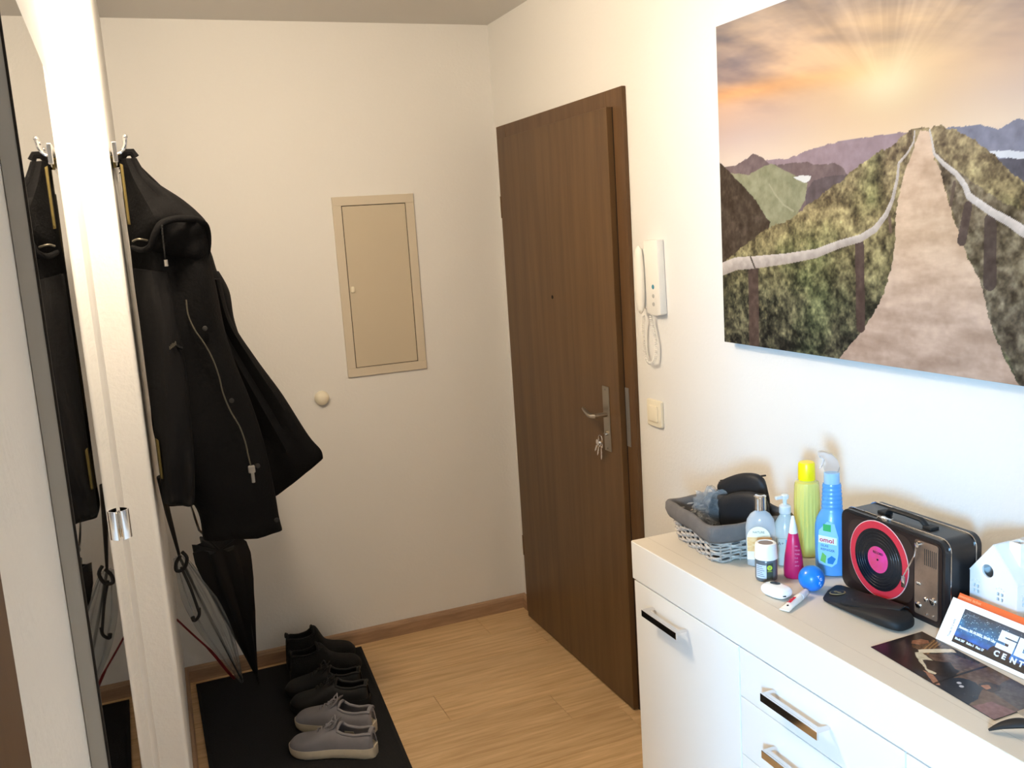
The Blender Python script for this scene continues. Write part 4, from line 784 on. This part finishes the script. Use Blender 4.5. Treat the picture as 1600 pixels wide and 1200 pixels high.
# lunch box tin
lb = thing('lunch_tin', (-.17, -2.365, HT), 'black tin lunch box printed as a record player, on the sideboard by the wall', 'tin box')
LX0, LX1, LY0, LY1, LZ0, LZ1 = -.212, -.128, -2.492, -2.238, HT2, HT2+.160
AX = ((0, -1, 0), (0, 0, 1), (-1, 0, 0)); Wd = LY1-LY0; Hd = LZ1-LZ0
m_tin = mat('black_tin', (.010, .009, .010, 1), .38, coat=.1); m_tinb = mat('brown_tin_print', srgb(34, 22, 20), .35)
MB().prism(rrect(.0, .0, Wd, Hd, .020, 6), .0, (0, 0, 0), AX) if False else None
OR = Vector((LX1, LY1, LZ0))
MB().prism(rrect(0, 0, Wd, Hd, .020, 6), LX1-LX0, OR, AX, .0).build('body', m_tin, lb, smooth=True, angle=30)
for xo, nm in ((LX0+.012, 'rim'), (LX1-.014, 'rim')):
    loop = [Vector((xo, LY1-a, LZ0+b)) for a, b in rrect(-.0012, -.0003, Wd+.0012, Hd+.0012, .021, 6)]; MB().tube(loop, .0014, 6, closed=True).build(nm, m_chrome, lb, smooth=True, label='silver seam line')
def lface(poly, d, th, m, name, par=lb, lab=None, sm=False, bev=0):
    return MB().prism(poly, th, (LX0-d, LY1, LZ0), AX, bev).build(name, m, par, label=lab, smooth=sm)
fp = lface(rrect(.006, .006, Wd-.006, Hd-.006, .014, 6), 0, .0012, m_tinb, 'front_print', lab='dark brown printed front')
cx, cy = .100, .083
lface(rrect(.020, .018, .185, .148, .03, 8), .0012, .0005, mat('turntable_brown', srgb(58, 44, 38), .3, .2), 'turntable_plate', lab='brown turntable plate')
circ = lambda r, n=48: arc(cx, cy, r, 0, 2*PI, n)[:-1]
lface(circ(.0745), .0017, .0006, mat('pale_ring', srgb(225, 190, 190), .4), 'record_edge', lab='thin pale ring')
lface(circ(.0730), .0023, .0006, mat('red_ring', srgb(196, 50, 66), .35), 'platter', lab='red platter ring')
rec = lface(circ(.0595), .0029, .0008, mat('vinyl', (.006, .007, .010, 1), .22), 'record', lab='black record')
for rr_ in (.053, .047, .041, .035): MB().tube([Vector((LX0-.0037, LY1-cx-rr_*math.cos(a), LZ0+cy+rr_*math.sin(a))) for a in [2*PI*i/48 for i in range(48)]], .0003, 4, closed=True).build('groove', mat('groove%d' % int(rr_*1000), (.012, .014, .018, 1), .3), rec)
lface(circ(.0255, 32), .0037, .0004, mat('magenta_label', srgb(214, 62, 160), .45, col2=srgb(200, 70, 90), vscale=25), 'record_label', lab='magenta record label')
text('RECORD', .0065, Vector((LX0-.0042, LY1-cx+.012, LZ0+cy+.011)), (0, -1, 0), (0, 0, 1), m_dark, lb); lface(circ(.0020, 12), .0041, .0008, m_dark, 'spindle')
sx0 = .188
m_pan = mat('printed_steel', srgb(158, 132, 112), .3, .5, col2=srgb(110, 90, 76), vscale=12)
lface(rrect(sx0, .012, .240, .150, .004, 3), .0012, .0012, m_pan, 'control_panel', lab='steel coloured control panel')
for i in range(7): lface([(sx0+.022+i*.0042, .108), (sx0+.0235+i*.0042, .108), (sx0+.0235+i*.0042, .138), (sx0+.022+i*.0042, .138)], .0024, .0004, mat('slot%d' % i, srgb(52, 46, 42), .5), 'speaker_slot')
def knob(u, v, r, nm='knob'):
    MB().lathe([(r, 0), (r, .0018), (r*.8, .0026), (r*.3, .003)], (LX0-.0024, LY1-u, LZ0+v), 20, axis=(-1, 0, 0)).build(nm, m_chrome, lb, smooth=True)
for u, v, r in ((.196, .070, .0032), (.201, .070, .003), (.197, .028, .0062), (.214, .045, .0042), (.230, .046, .0068), (.217, .018, .0016), (.231, .020, .0016)): knob(u, v, r)
ta = [Vector((LX0-.0065, LY1-.196, LZ0+.140)), Vector((LX0-.0075, LY1-.192, LZ0+.120)), Vector((LX0-.0075, LY1-.166, LZ0+.072))]
MB().tube(ta, .0013, 6).box(ta[2]+Vector((-.001, -.004, -.020)), ta[2]+Vector((.002, .004, .002)), .001).lathe([(.0055, 0), (.005, .005), (.002, .006)], (LX0-.0024, LY1-.197, LZ0+.142), 18, axis=(-1, 0, 0)).build('tonearm', m_chrome, lb, smooth=True, label='silver tonearm')
lt_ = MB(); xm_ = (LX0+LX1)/2-.004; yh0, yh1 = LY1-.075, LY1-.185
hpz = smoothpath([(xm_, yh0, LZ1+.002), (xm_, yh0-.008, LZ1+.008), (xm_, yh0-.018, LZ1+.0185), (xm_, yh0-.032, LZ1+.0205), (xm_, (yh0+yh1)/2, LZ1+.0215), (xm_, yh1+.032, LZ1+.0205), (xm_, yh1+.018, LZ1+.0185), (xm_, yh1+.008, LZ1+.008), (xm_, yh1, LZ1+.002)], 4)
hpz = [p+Vector((-.004*math.sin(PI*i/(len(hpz)-1)), 0, -.008*math.sin(PI*i/(len(hpz)-1))**.5)) for i, p in enumerate(hpz)]
MB().tube(hpz, .0062, 10, flat=.7).build('carry_handle', m_bshoe, lb, smooth=True, label='black plastic carry handle')
for yy in (yh0, yh1): MB().box((xm_-.010, yy-.010, LZ1-.0006), (xm_+.010, yy+.010, LZ1+.005), .0015).build('handle_mount', m_bshoe, lb)
MB().box((LX0+.003, LY1-.115, LZ1-.001), (LX0+.020, LY1-.090, LZ1+.0035), .001).tube([(LX0+.004, LY1-.112, LZ1+.004), (LX0+.002, LY1-.103, LZ1+.007), (LX0+.004, LY1-.094, LZ1+.004)], .0012, 6).build('latch', m_chrome, lb, smooth=True, label='small metal latch')

# glasses case
gc = thing('glasses_case', (-.25, -2.37, HT), 'soft black glasses case with a flap lying before the tin box', 'glasses case')
Lp = [((-.299, -2.276), (-.222, -2.228), .003), ((-.303, -2.298), (-.220, -2.262), .007), ((-.304, -2.33), (-.222, -2.300), .013), ((-.304, -2.365), (-.224, -2.340), .019), ((-.303, -2.40), (-.226, -2.380), .024), ((-.301, -2.430), (-.228, -2.415), .027), ((-.294, -2.452), (-.232, -2.442), .025), ((-.281, -2.464), (-.243, -2.459), .014)]
Lp = [((a[0]-.0, a[1]), (min(b[0], -.218), b[1]), t_) for a, b, t_ in Lp]
rings = []
for (a, b, th) in Lp:
    A5, B5 = Vector((*a, HT2+th*.5)), Vector((*b, HT2+th*.5)); c5 = (A5+B5)/2; h5 = (B5-A5)/2
    rings.append([c5+h5*math.copysign(abs(math.cos(t_))**.6, math.cos(t_))+Vector((0, 0, th*.5*math.copysign(abs(math.sin(t_))**.75, math.sin(t_)))) for t_ in [2*PI*j/24 for j in range(24)]])
m_leat = mat('soft_black_leather', (.008, .0082, .009, 1), .62, bump=.35, bscale=400, dist=.0008)
o = MB().loft(rings).build('pouch', m_leat, gc, smooth=True, angle=60); sm = o.modifiers.new('s', 'SUBSURF'); sm.levels = 1; sm.render_levels = 1
fl_ = [(0.0, -.33, -.298, -.226, .0150), (0, -.345, -.300, -.225, .0185), (0, -.365, -.296, -.226, .0215), (0, -.390, -.286, -.228, .0253), (0, -.415, -.272, -.229, .0278), (0, -.432, -.255, -.232, .0290)]
s = MB(); rg_ = []
for _, yy, xa, xb, zz in fl_: rg_.append([Vector((xa+(xb-xa)*j/8, -2+yy-.02*(1-j/8)*0, HT2+zz*(.80+.2*math.sin(PI*j/8)**.5)+.0018)) for j in range(9)]+[Vector((xa+(xb-xa)*j/8, -2+yy, HT2+zz*(.80+.2*math.sin(PI*j/8)**.5)-.0006)) for j in range(8, -1, -1)])
s.loft(rg_).build('flap', m_leat, gc, smooth=True, angle=60)
lc = Vector((-.263, -2.283, HT2+.0085)); nl = Vector((0, .16, 1)).normalized()
MB().lathe([(.0150, 0), (.0150, .0008), (.0135, .0010)], lc, 32, axis=nl).build('emblem', m_gold, gc, smooth=True, label='round gold emblem'); MB().lathe([(.0128, .0004), (.0126, .0013)], lc, 32, axis=nl).build('emblem_field', m_leat, gc)
text('GMB', .009, lc+Vector((-.004, .0085, .0006)), (0, -1, .16), (1, 0, 0), m_gold, gc)
MB().lathe([(.004, 0), (.003, .0015)], (-.280, -2.345, HT2+.0195), 12).build('press_stud', m_leat, gc, smooth=True)

# white ceramic house
ho = thing('house_lantern', (-.13, -2.55, HT), 'white ceramic house lantern with cut windows at the right end', 'lantern')
hx0, hx1, hy0, hy1 = -.168, -.078, -2.598, -2.504; ze, zr = HT2+.108, HT2+.165; hy_m = (hy0+hy1)/2
def house_prism(x0, x1, ins, zb, dz=0):
    k = ins; return MB().prism([(hy1-k, zb), (hy1-k, ze-dz*.6), (hy_m, zr-dz*1.5), (hy0+k, ze-dz*.6), (hy0+k, zb)], x1-x0, (x0, 0, 0), ((0, 1, 0), (0, 0, 1), (1, 0, 0)))
def mesh_from(mb, name):
    me = bpy.data.meshes.new(name); me.from_pydata(mb.v, [], mb.f); b = bmesh.new(); b.from_mesh(me); bmesh.ops.recalc_face_normals(b, faces=b.faces[:]); b.to_mesh(me); b.free(); o = bpy.data.objects.new(name, me); C.objects.link(o); return o
ou = mesh_from(house_prism(hx0, hx1, 0, HT2), 'house_shell')
inn = mesh_from(house_prism(hx0+.004, hx1-.004, .004, HT2-.01, .004), 'cut_a')
ct = MB()
def win(y, z, s_=.0052, g=.0026):
    for a in (-1, 1):
        for b in (-1, 1): ct.box((hx0-.01, y+a*(s_/2+g/2)-s_/2*.9, z+b*(s_*.62+g/2)-s_*.55), (hx0+.008, y+a*(s_/2+g/2)+s_/2*.9, z+b*(s_*.62+g/2)+s_*.55))
    for a in (-1.0, -.38, .38, 1.0): ct.box((hx0-.01, y+a*.0068-.0009, z+.0125+(1-abs(a))*.004-.0009), (hx0+.008, y+a*.0068+.0009, z+.0125+(1-abs(a))*.004+.0009))
for yy, zz in ((-2.5165, .079), (-2.565, .079), (-2.5165, .038), (-2.565, .038)): win(yy, HT2+zz)
for xx in (hx0+.018, hx0+.058):
    for zz in (.079, .038):
        for a in (-1, 1):
            for b in (-1, 1): ct.box((xx+a*.0039-.0024, hy0-.01, HT2+zz+b*.0045-.0029), (xx+a*.0039+.0024, hy0+.008, HT2+zz+b*.0045+.0029))
        for a in (-1.0, -.38, .38, 1.0): ct.box((xx+a*.0068-.0009, hy0-.01, HT2+zz+.0125+(1-abs(a))*.004-.0009), (xx+a*.0068+.0009, hy0+.008, HT2+zz+.0125+(1-abs(a))*.004+.0009))
ct.prism(arc(-2.540, HT2+.117, .0115, 0, 2*PI, 28)[:-1], .02, (hx0-.01, 0, 0), ((0, 1, 0), (0, 0, 1), (1, 0, 0)))
cu2 = mesh_from(ct, 'cut_b')
for c_ in (inn, cu2):
    md = ou.modifiers.new('b', 'BOOLEAN'); md.operation = 'DIFFERENCE'; md.object = c_; md.solver = 'EXACT'; md.use_self = True
dg = bpy.context.evaluated_depsgraph_get(); dg.update(); me = bpy.data.meshes.new_from_object(ou.evaluated_get(dg))
for o in (ou, inn, cu2): bpy.data.objects.remove(o)
s = MB(); s.add([v.co[:] for v in me.vertices], [tuple(p.vertices) for p in me.polygons]); bpy.data.meshes.remove(me)
m_cer = mat('white_ceramic', (.86, .87, .88, 1), .45)
s.build('walls', m_cer, ho, fix=False)
def roof(y0, y1, z0, z1):
    d_ = Vector((0, y1-y0, z1-z0)).normalized(); n_ = Vector((0, -d_.z, d_.y)); n_ = n_ if n_.z > 0 else -n_
    P = [Vector((hx0+.0002, y0, z0)), Vector((hx0+.0002, y1, z1)), Vector((hx1+.0015, y1, z1)), Vector((hx1+.0015, y0, z0))]; return MB().add([p+n_*.0004 for p in P]+[p+n_*.0022 for p in P], [(0, 1, 2, 3), (7, 6, 5, 4), (0, 4, 5, 1), (1, 5, 6, 2), (2, 6, 7, 3), (3, 7, 4, 0)])
roof(hy0, hy_m, ze-.0005, zr+.0).build('roof_slope', m_cer, ho); roof(hy1, hy_m, ze-.0005, zr+.0).build('roof_slope', m_cer, ho)
ch = MB(); cxh, cyh = hx0+.036, hy_m-.020
for a, b in (((-.011, -.011), (.011, -.008)), ((-.011, .008), (.011, .011)), ((-.011, -.008), (-.008, .008)), ((.008, -.008), (.011, .008))): ch.box((cxh+a[0], cyh+a[1], zr-.045), (cxh+b[0], cyh+b[1], zr+.006))
ch.build('chimney', m_cer, ho)

# ticket leaflets and flyer
tk = thing('concert_ticket', (-.22, -2.62, HT), 'white concert ticket with a blue crowd picture, leaning on the ceramic house', 'ticket')
TB, TT = Vector((-.247, -2.506, HT2+.0005)), Vector((-.207, -2.492, HT2+.0665)); TL = .205; TU = Vector((.02, -1, 0)).normalized(); TV = (TT-TB); TV = TV-TU*TV.dot(TU); Th = TV.length; TV.normalize(); TN = TU.cross(TV)
skew = (TT-TB).dot(TU)
MB().prism([(0, 0), (TL, 0), (TL, Th), (skew*0, Th)], .0005, TB, (TU, TV, TN)).build('paper', mat('ticket_paper', srgb(245, 245, 248), .6), tk)
def ticket_img():
    nx, ny = 300, 130; X, Y = np.meshgrid(np.linspace(0, 1, nx), np.linspace(0, 1, ny)); base = np.zeros((ny, nx, 3))
    n1 = fbm(X*10, Y*5, 5, 5); t_ = np.stack([np.interp(Y, [0, .22, .45, .75, 1], v) for v in ((14, 24, 45, 22, 26), (20, 90, 120, 70, 42), (36, 170, 175, 98, 60))], -1)
    base = t_*(.6+.8*n1[..., None]); r_ = np.random.RandomState(2)
    sp_ = np.zeros((ny, nx)); 
    for _ in range(330): i, j = r_.randint(int(ny*.35), ny-8), r_.randint(0, nx-2); sp_[i:i+2, j:j+2] = r_.rand()
    base += sp_[..., None]*190
    for _ in range(260): i, j = r_.randint(int(ny*.12), int(ny*.42)), r_.randint(int(nx*.5), nx-2); base[i:i+1, j:j+2] += 90*r_.rand()
    for cx5, cy5, rx, ry in ((.545, .60, .030, .14), (.50, .16, .115, .26), (.56, .30, .055, .20)):
        m_ = ((X-cx5)/rx)**2+((Y-cy5)/ry)**2 < 1+.15*(n1-.5); base[m_] = np.array((30, 22, 32))+20*n1[m_][:, None]
    lo = (Y < .16+.05*fbm(X*30, Y*0, 8, 2)); base[lo] = np.array((16, 18, 26))
    return base
uo, vo = .030, .007
tp = grid_print('crowd_picture', ticket_img(), TB+TU*uo+TV*vo+TN*.0009, TU*(TL-uo-.004), TV*(Th-.018), TN, tk, material=mat('ticket_print', (1, 1, 1, 1), .4, attr='Col'), gain=.95); tp['label'] = 'blue crowd picture'
def tt(b_, sz, u, v, m_=None, sx=1, bold=0): return text(b_, sz, TB+TU*u+TV*v+TN*.0012, TU, TV, m_ or m_wp, tk, sx=sx, bold=bold)
def blk(rects, name):
    b_ = MB()
    for x0, y0, x1, y1 in rects: b_.prism([(x0, y0), (x1, y0), (x1, y1), (x0, y1)], .0008, TB+TN*(.0011+.00005*len(b_.f)/6), (TU, TV, TN))
    b_.build(name, m_wp, tk)
u0, v0, w0, h0, k0 = .106, .0275, .031, .030, .0088
blk([(u0, v0+h0-k0, u0+w0, v0+h0), (u0, v0+h0*.45, u0+k0*1.1, v0+h0), (u0, v0+h0*.40, u0+w0, v0+h0*.40+k0*.8), (u0+w0-k0*1.2, v0, u0+w0, v0+h0*.45), (u0, v0, u0+w0, v0+k0*.9)], 'numeral')
u0 += w0+.0025
blk([(u0, v0, u0+k0*1.35, v0+h0), (u0+w0-k0*1.35, v0, u0+w0, v0+h0), (u0, v0, u0+w0, v0+k0), (u0, v0+h0-k0, u0+w0, v0+h0)], 'numeral')
for k, ch_ in enumerate('CENT'): tt(ch_, .0125, .1075+k*.0150, .0150, sx=1.1, bold=.0005)
tt('Samstag, 20.10.2022, 20:00 Uhr', .0060, .033, .033, sx=.92, bold=.00025); tt('Block 207   Reihe 5   Platz 17', .0052, .034, .013, sx=.9, bold=.0002)
tt('Eintrittskarte', .0042, .036, .058, mat('grey_print5', srgb(120, 130, 140), .5)); 
for k in range(1): text('Ticket 0012 4470', .0045, TB+TU*.022+TV*.012+TN*.0008, TV, -TU, mat('grey_print6', srgb(160, 165, 175), .5), tk)
ok = thing('orange_ticket', (-.19, -2.62, HT), 'orange ticket behind the white concert ticket, touching the ceramic house', 'ticket')
OB = TB+Vector((.006, 0, 0))-TN*.0016; 
MB().prism([(.003, .002), (TL+.02, .002), (TL+.02, Th+.0085), (.003, Th+.0085)], .0006, OB-TN*.0004, (TU, TV, TN)).build('paper', mat('orange_paper', srgb(222, 96, 40), .5), ok)
text('eventim ticket', .0075, OB+TU*.005+TV*(Th+.0012)+TN*.0004, TU, TV, mat('pale_orange', srgb(246, 170, 120), .5), ok)
fy_ = thing('photo_flyer', (-.31, -2.6, HT), 'dark photo leaflet with two men in a room lying flat before the ticket', 'leaflet')
FA, FB, FD = Vector((-.362, -2.477, HT2)), Vector((-.246, -2.475, HT2)), Vector((-.380, -2.739, HT2)); FU, FV = FD-FA, FB-FA
def flyer_img():
    nx, ny = 340, 150; X, Y = np.meshgrid(np.linspace(0, 1, nx), np.linspace(0, 1, ny)); n1 = fbm(X*12, Y*6, 15, 5); n2 = fbm(X*40, Y*20, 25, 3)
    im = np.ones((ny, nx, 3))*np.array((38, 27, 24))
    def blob(poly, col, soft=.012, nn=0):
        m_ = inpoly(X+soft*(n1-.5)*2, Y+soft*(n2-.5)*2, poly); im[m_] = np.array(col)+((n2-.5)*nn)[m_][:, None]
    blob([(.02, .5), (.2, .95), (.3, 1), (.3, .7), (.1, .4)], (80, 54, 34), nn=40)
    for k in range(6): blob([(.12+k*.012, .95), (.13+k*.012, .95), (.21+k*.012, .5), (.20+k*.012, .5)], (150, 112, 70) if k % 2 else (96, 68, 44))
    blob([(.18, .52), (.22, .46), (.33, .93), (.28, .96)], (226, 214, 190), nn=20); blob([(.2, .42), (.22, .5), (.44, .42), (.48, .20), (.44, .16), (.30, .28)], (205, 196, 172), nn=60)
    blob([(.25, .50), (.34, .85), (.50, .95), (.54, .6), (.42, .45)], (92, 70, 60), nn=50); blob([(.30, .36), (.42, .62), (.52, .5), (.50, .25), (.40, .22)], (36, 30, 32), nn=60)
    blob([(.10, .58), (.14, .66), (.15, .80), (.12, .86), (.08, .80), (.07, .66)], (142, 92, 66), nn=50)
    blob([(.0, 0), (.0, .55), (.08, .62), (.2, .4), (.4, .12), (.42, 0)], (34, 25, 26), nn=25)
    blob([(.36, .06), (.55, .28), (.58, .2), (.42, .0)], (40, 46, 58), nn=20)
    blob([(.50, 1), (1, 1), (1, 0), (.55, 0), (.58, .25), (.52, .55)], (104, 80, 62), nn=40)
    blob([(.72, 1), (1, 1), (1, .45), (.78, .5)], (84, 74, 70), nn=40)
    blob([(.46, .1), (.6, .45), (.66, .50), (.74, .44), (.80, .20), (.82, 0), (.50, 0)], (44, 48, 58), nn=22)
    blob([(.68, .50), (.70, .66), (.76, .70), (.80, .62), (.79, .48), (.73, .44)], (62, 46, 40), nn=30); blob([(.70, .50), (.72, .60), (.755, .56), (.75, .47)], (170, 118, 88), nn=30)
    blob([(.84, 0), (.86, .3), (1, .38), (1, 0)], (132, 92, 88), nn=40); blob([(.40, .15), (.48, .17), (.58, .05), (.55, .0)], (168, 122, 100), nn=30)
    for cx5, cy5 in ((.62, .30), (.655, .26)):
        m_ = ((X-cx5)/.014)**2+((Y-cy5)/.03)**2 < 1; im[m_] = (200, 200, 205)
    m_ = (np.abs(X-.55) < .008); im[m_] *= .45
    return im
gp = grid_print('printed_photo', flyer_img(), FA+Vector((0, 0, .0010)), FU, FV, (0, 0, 1), fy_, material=mat('photo_gloss', (1, 1, 1, 1), .22, attr='Col'), gain=.85, curve=lambda x, y_: .0012*np.sin(PI*x)*np.sin(PI*y_))
MB().add([FA, FD, FD+FV, FB, FA+Z3*.0008, FD+Z3*.0008, FD+FV+Z3*.0008, FB+Z3*.0008], [(3, 2, 1, 0), (4, 5, 6, 7), (0, 1, 5, 4), (1, 2, 6, 5), (2, 3, 7, 6), (3, 0, 4, 7)]).build('paper_back', m_dark, fy_)
# sunglasses reaching into the frame
sg = thing('sunglasses', (-.36, -2.85, HT), 'black sunglasses whose curved temple enters at the right edge', 'glasses')
tp_ = smoothpath([(-.412, -2.757, HT2+.003), (-.398, -2.768, HT2+.012), (-.385, -2.783, HT2+.019), (-.376, -2.800, HT2+.022), (-.372, -2.825, HT2+.022), (-.368, -2.87, HT2+.022), (-.364, -2.90, HT2+.022)], 5)
n5 = len(tp_); MB().tube(tp_, [.0022+.0075*math.sin(PI*min(1, i/(n5*.62)))**1.2 if i < n5*.62 else .0036 for i in range(n5)], 10, flat=.6).build('temple', m_bshoe, sg, smooth=True, label='curved black temple')
tp2 = smoothpath([(-.30, -2.79, HT2+.003), (-.275, -2.81, HT2+.018), (-.262, -2.85, HT2+.022), (-.255, -2.90, HT2+.022)], 5); MB().tube(tp2, .003, 8, flat=.6).build('temple', m_bshoe, sg, smooth=True)
for yy, cx5 in ((0, -.338), (0, -.281)):
    loop = [Vector((cx5+.026*math.cos(a), -2.905, HT2+.022+.020*math.sin(a))) for a in [2*PI*i/28 for i in range(28)]]; MB().tube(loop, .0022, 6, closed=True).build('lens_rim', m_bshoe, sg, smooth=True)
    MB().prism([(.025*math.cos(a), .019*math.sin(a)) for a in [2*PI*i/28 for i in range(28)]], .0015, (cx5, -2.9055, HT2+.022), ((1, 0, 0), (0, 0, 1), (0, 1, 0))).build('lens', mat('tinted_lens', (.03, .03, .03, 1), .08), sg, smooth=True)
MB().tube([(-.313, -2.905, HT2+.026), (-.306, -2.905, HT2+.026)], .0022, 6).build('bridge', m_bshoe, sg)
gcd = thing('grey_card', (-.34, -2.8, HT), 'grey card beyond the leaflet corner, cut by the right edge', 'card')
MB().prism([(-0.334, -2.738),(-0.265, -2.736),(-0.268, -2.789),(-0.344, -2.798)], .0012, (0, 0, HT2), bev=.0002).build('card', mat('grey_card', srgb(168, 162, 152), .6), gcd)
